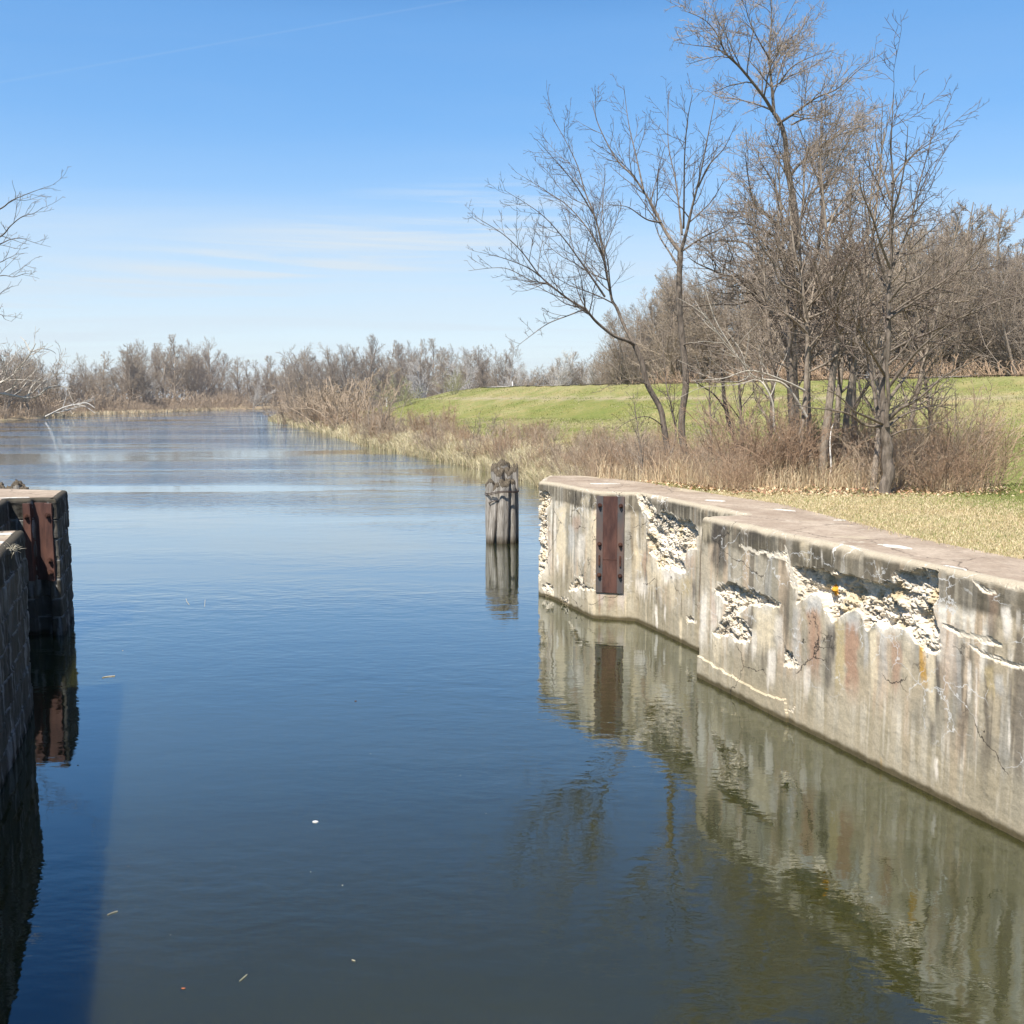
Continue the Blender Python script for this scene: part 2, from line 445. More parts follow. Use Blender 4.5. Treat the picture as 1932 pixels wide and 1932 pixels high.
k.b.inputs['Coat Weight'].default_value = 1; k.b.inputs['Coat IOR'].default_value = 1.5; k.b.inputs['Coat Roughness'].default_value = .02; k.b.inputs['Coat Tint'].default_value = (.90, .97, 1, 1); k.l(bm_.outputs['Normal'], k.b.inputs['Coat Normal'])
k.b.inputs['Specular Tint'].default_value = (.76, .94, 1.0, 1)
k.b.subsurface_method = 'BURLEY'; k.b.inputs['Subsurface Weight'].default_value = 1; k.b.inputs['Subsurface Radius'].default_value = (.6, .6, .5); k.b.inputs['Subsurface Scale'].default_value = .8
xsw = np.array([-1650, -400, -60, 0, 60, 400, 1650.]); ysw = np.array([-150, -20, 20, 60, 200, 500, 1500.])
WX, WY = np.meshgrid(xsw, ysw)
ii = (np.arange(6)[:, None] * 7 + np.arange(6)[None, :]).ravel()
wat = link('water', mesh_np('water', np.stack([WX.ravel(), WY.ravel(), WX.ravel() * 0], 1), np.stack([ii, ii + 1, ii + 8, ii + 7], 1)), M['water'])
tag(wat, kind='structure')

# ------------------------------------------------------------------ lock walls
def z2(l): return [(850 + .28 * x, 811 + .28 * y) for x, y in l]
def z3(l): return [(1313.8 + .32 * x, 888.7 + .32 * y) for x, y in l]
SPALLS = [
    (z3([(562, 570), (620, 563), (700, 578), (790, 590), (860, 600), (950, 630), (1050, 655), (1160, 660), (1170, 585), (1250, 600), (1310, 578), (1420, 590), (1435, 730), (1400, 800), (1425, 900), (1440, 1040), (1400, 1078), (1340, 1050), (1290, 1010), (1262, 950), (1200, 930), (1160, 905), (1100, 930), (1040, 900), (1000, 960), (985, 850), (930, 815), (850, 850), (800, 900), (770, 830), (740, 760), (690, 720), (640, 740), (600, 780), (590, 650)]), .12),
    (z3([(95, 690), (160, 650), (240, 665), (300, 690), (440, 740), (505, 785), (490, 810), (400, 785), (290, 800), (255, 850), (330, 930), (310, 1020), (240, 1010), (200, 960), (130, 980), (100, 965), (150, 880), (168, 780), (120, 720)]), .085),
    (z2([(1325, 520), (1350, 570), (1430, 538), (1540, 590), (1620, 610), (1664, 655), (1664, 800), (1590, 805), (1575, 900), (1580, 975), (1480, 935), (1420, 945), (1370, 860), (1335, 830), (1322, 700), (1345, 620)]), .11),
    (z2([(590, 412), (670, 402), (672, 480), (640, 545), (655, 620), (640, 700), (655, 850), (610, 1000), (588, 1050)]), .09),
    (z2([(800, 1065), (835, 1000), (845, 950), (885, 1000), (905, 1050), (985, 1075), (960, 1090), (880, 1070), (840, 1085), (790, 1090)]), .09),
    (z2([(635, 1020), (690, 1040), (690, 1120), (640, 1118), (620, 1090)]), .08),
    (z2([(735, 1135), (790, 1130), (800, 1200), (740, 1180)]), .07),
    (z3([(1600, 610), (1650, 655), (1760, 700), (1765, 730), (1700, 715), (1640, 680)]), .035),
    (z3([(1780, 665), (1932, 680), (1932, 700), (1830, 690)]), .05),
    (z3([(520, 1080), (560, 1040), (580, 1110), (620, 1170), (510, 1150)]), .05),
    (z3([(545, 1390), (580, 1395), (570, 1420), (548, 1415)]), .05),
    (z3([(1440, 905), (1560, 935), (1640, 970), (1720, 980), (1800, 1010), (1790, 1040), (1700, 1020), (1600, 975), (1450, 930)]), .025),
    (z3([(1610, 1020), (1700, 1062), (1800, 1100), (1932, 1150), (1932, 1180), (1790, 1130), (1690, 1090), (1620, 1050)]), .03),
    (z3([(240, 428), (330, 455), (420, 480), (500, 470), (545, 500), (540, 530), (450, 510), (330, 480), (250, 445)]), .02),
    (z3([(505, 430), (525, 440), (550, 540), (600, 690), (580, 720), (545, 600), (515, 500)]), .04),
    (z2([(1250, 430), (1310, 425), (1330, 480), (1400, 540), (1340, 600), (1290, 540), (1255, 480)]), .06),
    (z2([(1780, 1015), (1932, 1040), (1932, 1075), (1850, 1050), (1800, 1060)]), .04),
    (z2([(1240, 425), (1310, 420), (1310, 460), (1260, 480)]), .06),
    (z2([(1570, 1265), (1640, 1250), (1658, 1290), (1600, 1300)]), .05),
]
LEDGES = [(z3([(10, 1085), (45, 1105), (180, 1190), (400, 1315), (530, 1350), (545, 1500), (10, 1240)]), -.035)]
# streaks on the face: x (px), top, bottom, half width, colour, strength
STR = []
def st3(x, y0, y1, w, c, a=.8): STR.append((1313.8 + .32 * x, 888.7 + .32 * y0, 888.7 + .32 * y1, .32 * w / 2, c, a))
def st2(x, y0, y1, w, c, a=.8): STR.append((850 + .28 * x, 811 + .28 * y0, 811 + .28 * y1, .28 * w / 2, c, a))
BRN = (.47, .33, .25); WHT = (.88, .85, .80); DRK = (.115, .105, .095); BLU = (.56, .57, .57); ORG = (.62, .38, .10); YEL = (.62, .52, .30); CRM = (.80, .72, .56)
for a in [(700, 800, 1300, 90, BRN), (922, 880, 1390, 90, BRN, .9), (1180, 1000, 1350, 70, BRN, .7), (700, 715, 830, 110, BLU, .95), (925, 830, 950, 80, BLU, .7), (1170, 860, 960, 70, BLU, .8),
          (790, 900, 1180, 60, DRK, .8), (775, 1100, 1330, 44, DRK, .6), (850, 880, 1330, 60, YEL, .6), (1050, 940, 1380, 46, CRM, .9), (1340, 1010, 1280, 46, ORG, .75), (1385, 1050, 1500, 46, CRM, .7),
          (1425, 1080, 1480, 24, DRK, .75), (1395, 1480, 1620, 40, DRK, .4), (1610, 1120, 1420, 26, WHT, .85), (1650, 1160, 1600, 12, WHT, .8), (1835, 800, 1010, 60, WHT, .8), (1900, 820, 950, 30, WHT, .5), (1845, 1450, 1690, 14, WHT, .8),
          (410, 800, 1100, 150, CRM, .85), (440, 1050, 1310, 50, WHT, .8), (340, 940, 1130, 40, WHT, .7), (490, 850, 1100, 60, WHT, .5), (130, 960, 1130, 60, CRM, .5), (40, 820, 1080, 50, WHT, .5), (100, 720, 950, 40, BRN, .5),
          (1415, 1690, 1840, 24, WHT, .8), (1088, 1690, 1790, 12, ORG, .4), (1240, 980, 1300, 50, CRM, .4), (1500, 900, 1400, 120, BRN, .35), (1750, 700, 1000, 60, BRN, .3), (1550, 1050, 1500, 30, BLU, .5), (650, 1150, 1350, 40, WHT, .6),
          (590, 800, 1300, 50, BLU, .5), (1000, 900, 1200, 30, BLU, .7), (1110, 960, 1300, 40, BLU, .5), (1730, 1150, 1350, 60, YEL, .5), (1790, 1200, 1330, 60, BLU, .6), (1680, 1250, 1700, 50, CRM, .3),
          (130, 300, 640, 90, DRK, .75), (330, 340, 420, 260, DRK, .55), (640, 410, 560, 60, CRM, .4), (740, 470, 560, 8, WHT, .8), (1075, 560, 620, 6, WHT, .8), (60, 300, 420, 70, CRM, .4)]: st3(*a)
for a in [(745, 520, 1000, 70, CRM, .85), (705, 560, 900, 18, WHT, .6), (810, 640, 850, 40, BLU, .7), (850, 580, 700, 60, BRN, .5), (950, 560, 1000, 80, CRM, .6), (880, 700, 900, 60, WHT, .6), (720, 830, 960, 16, WHT, .9), (950, 1080, 1250, 60, CRM, .8),
          (1020, 1088, 1180, 60, (.56, .50, .48), .7), (1150, 1090, 1190, 60, (.60, .55, .52), .7), (1085, 1095, 1230, 70, (.42, .30, .24), .45), (1005, 1090, 1260, 14, (.34, .2, .13), .5),
          (620, 620, 950, 60, CRM, .7), (665, 640, 1000, 40, BRN, .3), (905, 450, 500, 60, CRM, .5), (850, 420, 540, 90, DRK, .4),
          (1270, 800, 1010, 50, CRM, .7), (1310, 820, 1000, 30, BRN, .6), (1250, 1010, 1120, 14, WHT, .6), (1290, 1010, 1130, 90, WHT, .7), (1400, 850, 1080, 130, CRM, .8), (1386, 1180, 1380, 20, WHT, .95), (1445, 1180, 1300, 14, WHT, .9), (1549, 1270, 1440, 24, CRM, .95), (1180, 1120, 1290, 7, CRM, .9), (1318, 1150, 1320, 6, CRM, .9),
          (1470, 940, 1040, 90, WHT, .9), (1600, 820, 960, 60, BRN, .5), (1590, 1000, 1150, 90, YEL, .4), (1640, 1020, 1150, 30, DRK, .5), (1500, 1010, 1200, 60, CRM, .6), (1340, 900, 1100, 40, CRM, .6), (1500, 480, 560, 300, DRK, .35)]: st2(*a)

def worley(x, y, z, s):
    ix = np.floor(x).astype(np.int64); iy = np.floor(y).astype(np.int64); iz = np.floor(z).astype(np.int64)
    b = np.full(x.shape, 9.); b2 = np.full(x.shape, 9.); idv = np.zeros(x.shape)
    for a in (-1, 0, 1):
        for c in (-1, 0, 1):
            for e in (-1, 0, 1):
                jx, jy, jz = ix + a, iy + c, iz + e
                d = (x - jx - _h(jx, jy, jz, s)) ** 2 + (y - jy - _h(jx, jy, jz, s + 1)) ** 2 + (z - jz - _h(jx, jy, jz, s + 2)) ** 2
                h_ = _h(jx, jy, jz, s + 3); m = d < b
                b2 = np.where(m, b, np.minimum(b2, d)); b = np.where(m, d, b); idv = np.where(m, h_, idv)
    return np.sqrt(b), np.sqrt(b2), idv

def fillet(path, flags, r=.07):
    out = [path[0]]; fl = []
    for i in range(1, len(path) - 1):
        a, b, c = Vector(path[i - 1]), Vector(path[i]), Vector(path[i + 1])
        d1 = (a - b).normalized(); d2 = (c - b).normalized()
        rr = min(r, (a - b).length * .4, (c - b).length * .4)
        p0 = b + d1 * rr; p2 = b + d2 * rr
        out.append(tuple(p0)); fl.append(flags[i - 1])
        for t in (.25, .5, .75):
            q = p0 * (1 - t) ** 2 + b * 2 * t * (1 - t) + p2 * t * t
            out.append(tuple(q)); fl.append(True)
        out.append(tuple(p2)); fl.append(True)
    out.append(path[-1]); fl.append(flags[-1])
    return out, fl
def resample(path, fl, fine_step):
    """fl per segment: 'step' length in metres"""
    P_ = []
    for i in range(len(path) - 1):
        a, b = path[i], path[i + 1]; L = math.dist(a, b)
        st = fine_step if fl[i] is True else fl[i]
        n = max(1, int(L / st))
        for j in range(n): P_.append((a[0] + (b[0] - a[0]) * j / n, a[1] + (b[1] - a[1]) * j / n))
    P_.append(path[-1]); return np.array(P_)

def build_wall(path, flags, back, side, lit, zs_step=.02, fs=.02):
    p, fl = fillet(path, flags)
    Q = resample(p, fl, fs); n = len(Q)
    T = np.empty_like(Q); T[1:-1] = Q[2:] - Q[:-2]; T[0] = Q[1] - Q[0]; T[-1] = Q[-1] - Q[-2]
    T /= np.linalg.norm(T, axis=1, keepdims=True)
    IN = np.stack([T[:, 1], -T[:, 0]], 1) * side          # inward normal
    r = .09 if lit else .07
    zs = list(np.arange(-.5, W - r - .001, zs_step)); zs.append(W - r)
    prof = [(0, z_) for z_ in zs] + [(r * (1 - math.cos(t)), W - r + r * math.sin(t)) for t in np.linspace(.25, math.pi / 2, 6)] + [(r + .05, W)]
    prof = np.array(prof); m = len(prof)
    X = Q[:, None, 0] + IN[:, None, 0] * prof[None, :, 0]
    Y = Q[:, None, 1] + IN[:, None, 1] * prof[None, :, 0]
    Z = np.zeros((n, 1)) + prof[None, :, 1]
    seg = np.concatenate([[0], np.cumsum(np.hypot(*(Q[1:] - Q[:-1]).T))])
    S = seg[:, None] + 0 * Z
    x, y, z, s = X.ravel(), Y.ravel(), Z.ravel(), S.ravel()
    px, py = to_px(np.stack([x, y, z], 1))
    seed = 40 if lit else 90
    jx = (fbm(x * 9, y * 9, z * 9, seed, 3) - .5) * 13; jy = (fbm(x * 9 + 40, y * 9, z * 9, seed + 7, 3) - .5) * 13
    disp = (fbm(s * 2, z * 2, 0, seed + 1, 4) - .5) * .022 + (fbm(s * 14, z * 14, 0, seed + 2, 3) - .5) * .008
    # nosing wear
    top = sstep(W - .16, W, z)
    disp = disp + top * np.clip(fbm(s * 1.6, z * 3, 0, seed + 5, 3) - .52, 0, 1) * .25
    msk = np.zeros(x.shape)
    visible = (y > 8) if lit else (y > 10)
    if lit:
        for poly, dep in SPALLS:
            bb = np.array(poly)
            c_ = (px > bb[:, 0].min() - 12) & (px < bb[:, 0].max() + 12) & (py > bb[:, 1].min() - 12) & (py < bb[:, 1].max() + 12) & visible
            if not c_.any(): continue
            acc = np.zeros(int(c_.sum())); xx_, yy_ = px[c_] + jx[c_], py[c_] + jy[c_]
            offs = [(0, 0), (5, 0), (-5, 0), (0, 4), (0, -9), (4, -5), (-4, -5), (8, 0), (-8, 0), (0, -15), (0, 2)]
            for ox, oy in offs: acc += inpoly(xx_ + ox, yy_ + oy, poly)
            soft_ = np.zeros(x.shape); soft_[c_] = acc / len(offs)
            inn = np.zeros(x.shape, bool); inn[c_] = inpoly(xx_, yy_, poly)
            yy = (py - bb[:, 1].min()) / (np.ptp(bb[:, 1]) + 1)
            dd = dep * (1.15 - .6 * np.clip(yy, 0, 1)) * sstep(.30, 1.0, soft_)
            msk = np.where(inn & (soft_ > .3), np.maximum(msk, dd), msk)
        for poly, dep in LEDGES:
            hit = inpoly(px + jx * .4, py + jy * .4, poly) & visible
            disp = disp + np.where(hit, dep, 0)
    hitm = msk > 0
    xi, yi, zi = x[hitm], y[hitm], z[hitm]
    if len(xi):
        rough = np.zeros(len(xi))
        wob_ = (fbm(xi * 7, yi * 7, zi * 7, 5, 3) - .5) * 1.2
        f1, f2, cid = worley(xi * 4.5 + wob_ * 1.6, yi * 4.5 + wob_ * 1.6, zi * 9 + wob_ * 1.6, 60)
        g1, g2, cid2 = worley(xi * 13 + wob_ * 2, yi * 13 + wob_, zi * 24 + wob_ * 2, 70)
        rg1 = np.abs(fbm(xi * 6 + zi * 2, yi * 6, zi * 10, 8, 4) - .5) * 2; rg2 = np.abs(fbm(xi * 17, yi * 17, zi * 26, 18, 3) - .5) * 2
        big = fbm(xi * 2.6, yi * 2.6, zi * 3.4, 28, 3) - .5
        sa_ = xi * -.33 + yi * .94
        q_ = fbm(sa_ * 2.6 + zi * 2.2, zi * 7.0 - sa_ * 2.4, xi * 2, 28, 4); fr = (q_ * 9) % 1
        rough = (q_ - .5) * .26 + (fr - .5) * .040 + (fbm(sa_ * 9 + zi * 6, zi * 22, 0, 29, 3) - .5) * .045
        rg1 = np.where(fr > .86, (1 - fr) / .14 * .2, 1.0)
        crev = (1 - sstep(0, .07, f2 - f1)) * (fbm(xi * 3, yi * 3, zi * 3, 88, 2) > .56)
        rough += .045 * crev
        disp[hitm] = np.clip(msk[hitm] + rough * np.clip(msk[hitm] / .07, .15, 1), .004, .3)
    # colours
    sn = lambda a, b, sd, o=3: fbm(s * a, z * b, 0, sd, o)
    base = np.array([.50, .445, .345]); lt = np.array([.70, .65, .555]); tan = np.array([.60, .49, .375]); gry = np.array([.375, .35, .29])
    col = np.ones((len(x), 3)) * base
    def mixin(c, w, a=1.0):
        nonlocal col
        w = np.clip(w * a, 0, 1)[:, None]; col = col * (1 - w) + np.array(c) * w
    mixin(gry, sstep(.40, .62, fbm(s * 1.1, z * 1.1, 0, 31, 4)))
    zone = sstep(.38, .62, fbm(s * .7 + 3, z * .8, 0, 81, 3)); zone2 = sstep(.40, .60, fbm(s * .9 + 9, z * .6, 0, 82, 3))
    mixin(lt, sstep(.45, .62, sn(6, .35, 33, 4)) * (.35 + .65 * zone), .9)
    mixin(tan, sstep(.54, .68, sn(5, .3, 34, 3)), .7)
    mixin((.88, .86, .80), sstep(.53, .66, sn(13, .7, 35, 4)) * zone, .85)
    mixin((.19, .17, .14), sstep(.54, .70, sn(8, .6, 36, 4)) * zone2, .8)
    mixin((.43, .44, .43), sstep(.60, .72, sn(6, .5, 37, 3)), .5)
    # sooty coping band
    band = sstep(W - .62 + .25 * sn(9, 0.01, 38), W - .38, z)
    mixin((.165, .15, .12), band * (.5 + .9 * sn(6, .8, 39)), .9)
    mixin((.40, .37, .31), sstep(.55, .7, sn(18, .6, 44)) * sstep(W - .5, W - .3, z), .8)
    # splash zone
    bot = 1 - sstep(.45, 1.0, z + (sn(2, 1, 41) - .5) * .5)
    mixin((.42, .385, .295), bot, .7)
    mixin((.46, .42, .33), (1 - sstep(.10, .32, z + (sn(3, 2, 42) - .5) * .15)), .6)
    if lit:
        for (cx, y0, y1, hw, c_, al) in STR:
            q = np.abs(px + (fbm(s * 3, z * 5, 0, int(cx) % 97, 2) - .5) * hw * 1.0 - cx) / hw
            wv = (1 - sstep(.55, 1.15, q)) * sstep(y0 - 6, y0 + 8, py) * (1 - sstep(y1 - (y1 - y0) * .45, y1 + 4, py + (sn(22, .3, 50) - .5) * 40))
            wv = np.where(visible, wv, 0) * (.65 + .7 * sn(20, .8, 51, 3))
            mixin(c_, wv, al)
        # salt-whitened skin below and around the broken patches
        for poly, dep in SPALLS[:6]:
            bb = np.array(poly); c_ = (px > bb[:, 0].min() - 20) & (px < bb[:, 0].max() + 20) & (py > bb[:, 1].min() - 10) & (py < bb[:, 1].max() + 60) & visible
            if not c_.any(): continue
            acc = np.zeros(c_.sum())
            for dx_, dy_ in ((0, 8), (0, 18), (0, 32), (6, 6), (-6, 6), (9, 14), (-9, 14)):
                acc += inpoly(px[c_] + jx[c_] - dx_, py[c_] + jy[c_] - dy_, poly)
            w_ = np.zeros(x.shape); w_[c_] = acc / 7
            mixin((.82, .79, .72), w_ * sstep(.30, .60, sn(9, 1.2, 53, 4)), .85)
        mixin((.80, .77, .70), hitm * 1.0, 1.0)
        if len(xi):
            cc = np.array([.60, .56, .49])[None, :] * (.62 + .65 * fbm(xi * 9, yi * 9, zi * 9, 77, 3))[:, None]
            w_ = sstep(.5, .68, fbm(xi * 4, yi * 4, zi * 4, 78, 3))[:, None]
            cc = cc * (1 - .5 * w_) + np.array([.44, .36, .20]) * .5 * w_
            w_ = sstep(.45, .6, fbm(xi * 3 + 9, yi * 3, zi * 3, 79, 3))[:, None]
            cc = cc * (1 - .6 * w_) + np.array([.78, .74, .67]) * .6 * w_
            cc = cc * (1 - .55 * (crev * .8 + (1 - sstep(.0, .20, rg1)) * .6).clip(0, 1)[:, None])  # shade in crevices and along ledge lips painted into the colour
            ew = sstep(.0, .05, msk[hitm])[:, None]; col[hitm] = cc * ew + (col[hitm] * .35 + np.array([.64, .59, .50]) * .65) * (1 - ew)
        og = (np.hypot((px - (1313.8 + .32 * 790)) / 5, (py - (888.7 + .32 * 710)) / 11) + (fbm(s * 20, z * 20, 0, 3, 2) - .5)) < 1
        col[og & visible] = (.62, .33, .07)
        mu = np.array([.47, .42, .335]); col = np.clip(mu + (col - mu) * 1.12, .04, .92) * np.array([1.08, .995, .875])
    mixin((.085, .065, .028), 1 - sstep(.05, .12, z + (sn(6, 2, 43) - .5) * .05), .9)
    nose = sstep(W - .10, W - .03, z + (sn(5, 3, 45) - .5) * .05)
    mixin((.44, .375, .275), nose)
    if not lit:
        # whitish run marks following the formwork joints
        col *= .17  # shade of the unlit wall painted in by darkening its whole concrete colour
        jz = np.abs(((z + .10 * fbm(s * 2, z, 0, 61, 3)) / .42) % 1 - .5); row = np.floor(z / .42)
        js = np.abs(((s + row * .33 + .1 * fbm(s, z * 3, 0, 62, 3)) / .62) % 1 - .5)
        wv = np.maximum(sstep(.44, .49, jz), sstep(.45, .49, js)) * sstep(.42, .62, fbm(s * 2.2, z * 1.2, 0, 63, 3))
        mixin((.42, .42, .41), wv * (1 - nose), .55)
        mixin((.40, .39, .38), sstep(.60, .72, sn(9, .8, 64)) * (1 - nose), .45)
        jr = sstep(.46, .492, jz); jc = sstep(.465, .492, js)
        disp = disp + .030 * np.maximum(jr, jc) * (z < W - .12) + (_h(np.floor(s / .62 + row * .33 + 20).astype(np.int64), row.astype(np.int64), 0 * row.astype(np.int64), 9) - .5) * .035 * (z < W - .12) + (fbm(s * 6, z * 6, 0, 99, 4) - .5) * .05 * (z < W - .1)
        disp = disp - .02 * (1 - sstep(.0, .06, np.abs(z - (W - .45)))) * 0
    V = np.stack([x + np.repeat(IN[:, 0], m) * disp, y + np.repeat(IN[:, 1], m) * disp, z], 1)
    i = (np.arange(n - 1)[:, None] * m + np.arange(m - 1)[None, :]).ravel()
    quad = np.stack([i, i + m, i + m + 1, i + 1], 1)
    if side < 0: quad = quad[:, ::-1]
    # top slab
    ring = [Vector((V[a * m + m - 1][0], V[a * m + m - 1][1], W)) for a in range(0, n)]
    idx = [a * m + m - 1 for a in range(n)]
    nb = len(back)
    V = np.concatenate([V, np.array([(b[0], b[1], W) for b in back]), np.array([(b[0], b[1], 0) for b in back])])
    bi = [n * m + j for j in range(nb)]
    # a coarse ring is enough away from the fine rows
    tris = tessellate_polygon([ring + [Vector((b[0], b[1], W)) for b in back]])
    ids = idx + bi
    tri = np.array([[ids[t[0]], ids[t[1]], ids[t[2]]] for t in tris])
    A, B, C_ = V[tri[:, 0]], V[tri[:, 1]], V[tri[:, 2]]
    up = np.cross(B - A, C_ - A)[:, 2]
    tri[up < 0] = tri[up < 0][:, ::-1]
    bq = np.array([[n * m + j, n * m + j + 1, n * m + nb + j + 1, n * m + nb + j] for j in range(nb - 1)] + [[idx[-1], bi[0], bi[0] + nb, (n - 1) * m + 25]])
    cols = np.ones((len(V), 4)); cols[:len(col), :3] = col; cols[len(col):, :3] = (.36, .30, .23)
    mi = [0] * len(quad) + [1] * len(tri) + [0] * len(bq)
    return mesh_np('wall_body', V, [quad, tri, bq], cols, smooth=False, mat_idx=mi)

# concrete: vertex colour plus fine grain and hairline cracks (white salts in some, dark in others)
def concrete_mat(name, veins):
    k = N(name)
    a = k.n.new('ShaderNodeAttribute'); a.attribute_name = 'Col'
    c = k.mix(1.0, a.outputs['Color'], k.ramp(k.noise(34, 6, .75), [(.25, .74), (.5, 1.0), (.75, 1.22)]), 'MULTIPLY')
    if veins:
        nz = k.add('ShaderNodeTexNoise', Scale=3.0, Detail=4, Roughness=.6); k.l(k.tc.outputs['Object'], nz.inputs['Vector'])
        vm = k.n.new('ShaderNodeVectorMath'); vm.operation = 'MULTIPLY_ADD'
        k.l(nz.outputs['Color'], vm.inputs[0]); vm.inputs[1].default_value = (.45, .45, .35); k.l(k.tc.outputs['Object'], vm.inputs[2])
        vo = k.add('ShaderNodeTexVoronoi', Scale=2.0); vo.feature = 'DISTANCE_TO_EDGE'; k.l(vm.outputs[0], vo.inputs['Vector'])
        line = k.ramp(vo.outputs['Distance'], [(.004, .9), (.018, 0.0)])
        mk = k.ramp(k.noise(.95, 4, .65), [(.47, 0.0), (.56, .9)])
        sz = k.n.new('ShaderNodeSeparateXYZ'); k.l(k.tc.outputs['Object'], sz.inputs[0])
        mk = k.math('MULTIPLY', mk, k.ramp(k.math('MULTIPLY', sz.outputs['Z'], .3), [(.16, 0.0), (.28, 1.0)]))
        c = k.mix(k.math('MULTIPLY', line, mk), c, (.80, .77, .71))
        vo2 = k.add('ShaderNodeTexVoronoi', Scale=.85); vo2.feature = 'DISTANCE_TO_EDGE'; k.l(vm.outputs[0], vo2.inputs['Vector'])
        line2 = k.ramp(vo2.outputs['Distance'], [(.003, 1.0), (.008, 0.0)])
        mk2 = k.ramp(k.noise(1.1, 2, .5), [(.44, 1.0), (.52, 0.0)])
        c = k.mix(k.math('MULTIPLY', line2, mk2), c, (.06, .05, .04))
    k.bump(k.noise(60, 5, .7), .5, .01)
    return k.done(c, .92, .15)
M['concrete'] = concrete_mat('weathered_concrete', True)
M['concrete_left'] = concrete_mat('weathered_concrete_painted_shade', False)
k = N('coping_top')
f = k.noise(1.2, 6, .65); f2 = k.noise(16, 6, .7)
c = k.ramp(f, [(.32, (.29, .22, .16)), (.5, (.38, .30, .225)), (.68, (.49, .40, .305))])
c = k.mix(1.0, c, k.ramp(f2, [(.25, .72), (.75, 1.22)]), 'MULTIPLY')
c = k.mix(k.ramp(k.noise(.55, 3, .5), [(.60, 0.0), (.66, .7)]), c, (.52, .44, .31))
vo = k.add('ShaderNodeTexVoronoi', Scale=.55); vo.feature = 'DISTANCE_TO_EDGE'
nz = k.add('ShaderNodeTexNoise', Scale=2.5, Detail=5, Roughness=.6); k.l(k.tc.outputs['Object'], nz.inputs['Vector'])
vm = k.n.new('ShaderNodeVectorMath'); vm.operation = 'MULTIPLY_ADD'; k.l(nz.outputs['Color'], vm.inputs[0]); vm.inputs[1].default_value = (.5, .5, .5); k.l(k.tc.outputs['Object'], vm.inputs[2]); k.l(vm.outputs[0], vo.inputs['Vector'])
c = k.mix(k.math('MULTIPLY', k.ramp(vo.outputs['Distance'], [(.003, .8), (.010, 0.0)]), k.ramp(k.noise(.9, 2, .5), [(.42, 0.0), (.5, 1.0)])), c, (.10, .08, .06))
c = k.mix(k.ramp(k.noise(5, 7, .75), [(.60, 0.0), (.68, .6)]), c, (.17, .14, .11))
c = k.mix(k.ramp(k.noise(2.3, 6, .7), [(.63, 0.0), (.72, .7)]), c, (.60, .54, .43))
k.bump(f2, .5, .02)
M['coping'] = k.done(c, .92, .15)

SUN_TO = Vector((-.32, -.50, 1.0)).normalized()

rw = empty('canal_wall', (3.5, 20, 0))
tag(rw, 'crumbling sunlit grey concrete lock wall with spalled patches and rust steel plate', 'wall')
me = build_wall(RP, [.02, True, True, True, True, True, .1], RB, +1, True)
o = link('wall_body', me, [M['concrete'], M['coping']]); o.parent = rw; o.matrix_parent_inverse = rw.matrix_world.inverted(); o.location = (-3.5, -20, 0)
lw = empty('canal_wall', (-8.5, 18, 0))
tag(lw, 'shadowed dark concrete lock wall with sunny tan top and a deep gate recess', 'wall')
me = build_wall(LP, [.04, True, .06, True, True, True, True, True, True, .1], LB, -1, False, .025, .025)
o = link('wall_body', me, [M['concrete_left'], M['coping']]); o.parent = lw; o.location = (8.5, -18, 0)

def box_np(V, Fc, c, h, ux, uy, bev=0):
    """box: centre c, half sizes h along ux (2d unit), uy (2d unit), z"""
    b = len(V)
    for sz in (-1, 1):
        for sx, sy in ((-1, -1), (1, -1), (1, 1), (-1, 1)):
            V.append((c[0] + ux[0] * h[0] * sx + uy[0] * h[1] * sy, c[1] + ux[1] * h[0] * sx + uy[1] * h[1] * sy, c[2] + h[2] * sz))
    Fc += [(b, b + 3, b + 2, b + 1), (b + 4, b + 5, b + 6, b + 7)] + [(b + i, b + (i + 1) % 4, b + 4 + (i + 1) % 4, b + 4 + i) for i in range(4)]
def box_obj(name, c, h, ux, uy, mat, parent, bev=.006):
    V = []; Fc = []; box_np(V, Fc, c, h, ux, uy)
    me = mesh_np(name, np.array(V), np.array(Fc)); o = link(name, me, mat, parent)
    if bev:
        md = o.modifiers.new('edge', 'BEVEL'); md.width = bev; md.segments = 2
    return o
def bolt_obj(c, out, parent, r=.036):
    """hexagonal bolt head on a washer with a threaded stub, standing out along 2d unit `out`"""
    t = Tubes(); o3 = (out[0], out[1], 0)
    def pt(d): return (c[0] + o3[0] * d, c[1] + o3[1] * d, c[2])
    t.add([pt(0), pt(.012), pt(.0121), pt(.014)], [r * 1.45, r * 1.45, r, r * .99], 12)
    t.add([pt(.012), pt(.055), pt(.056), pt(.0561)], [r, r, r * .55, r * .55], 6)
    t.add([pt(.055), pt(.075), pt(.0755)], [r * .55, r * .5, .0005], 10)
    o = link('bolt', t.mesh('bolt', smooth=False), M['bolt'], parent); return o

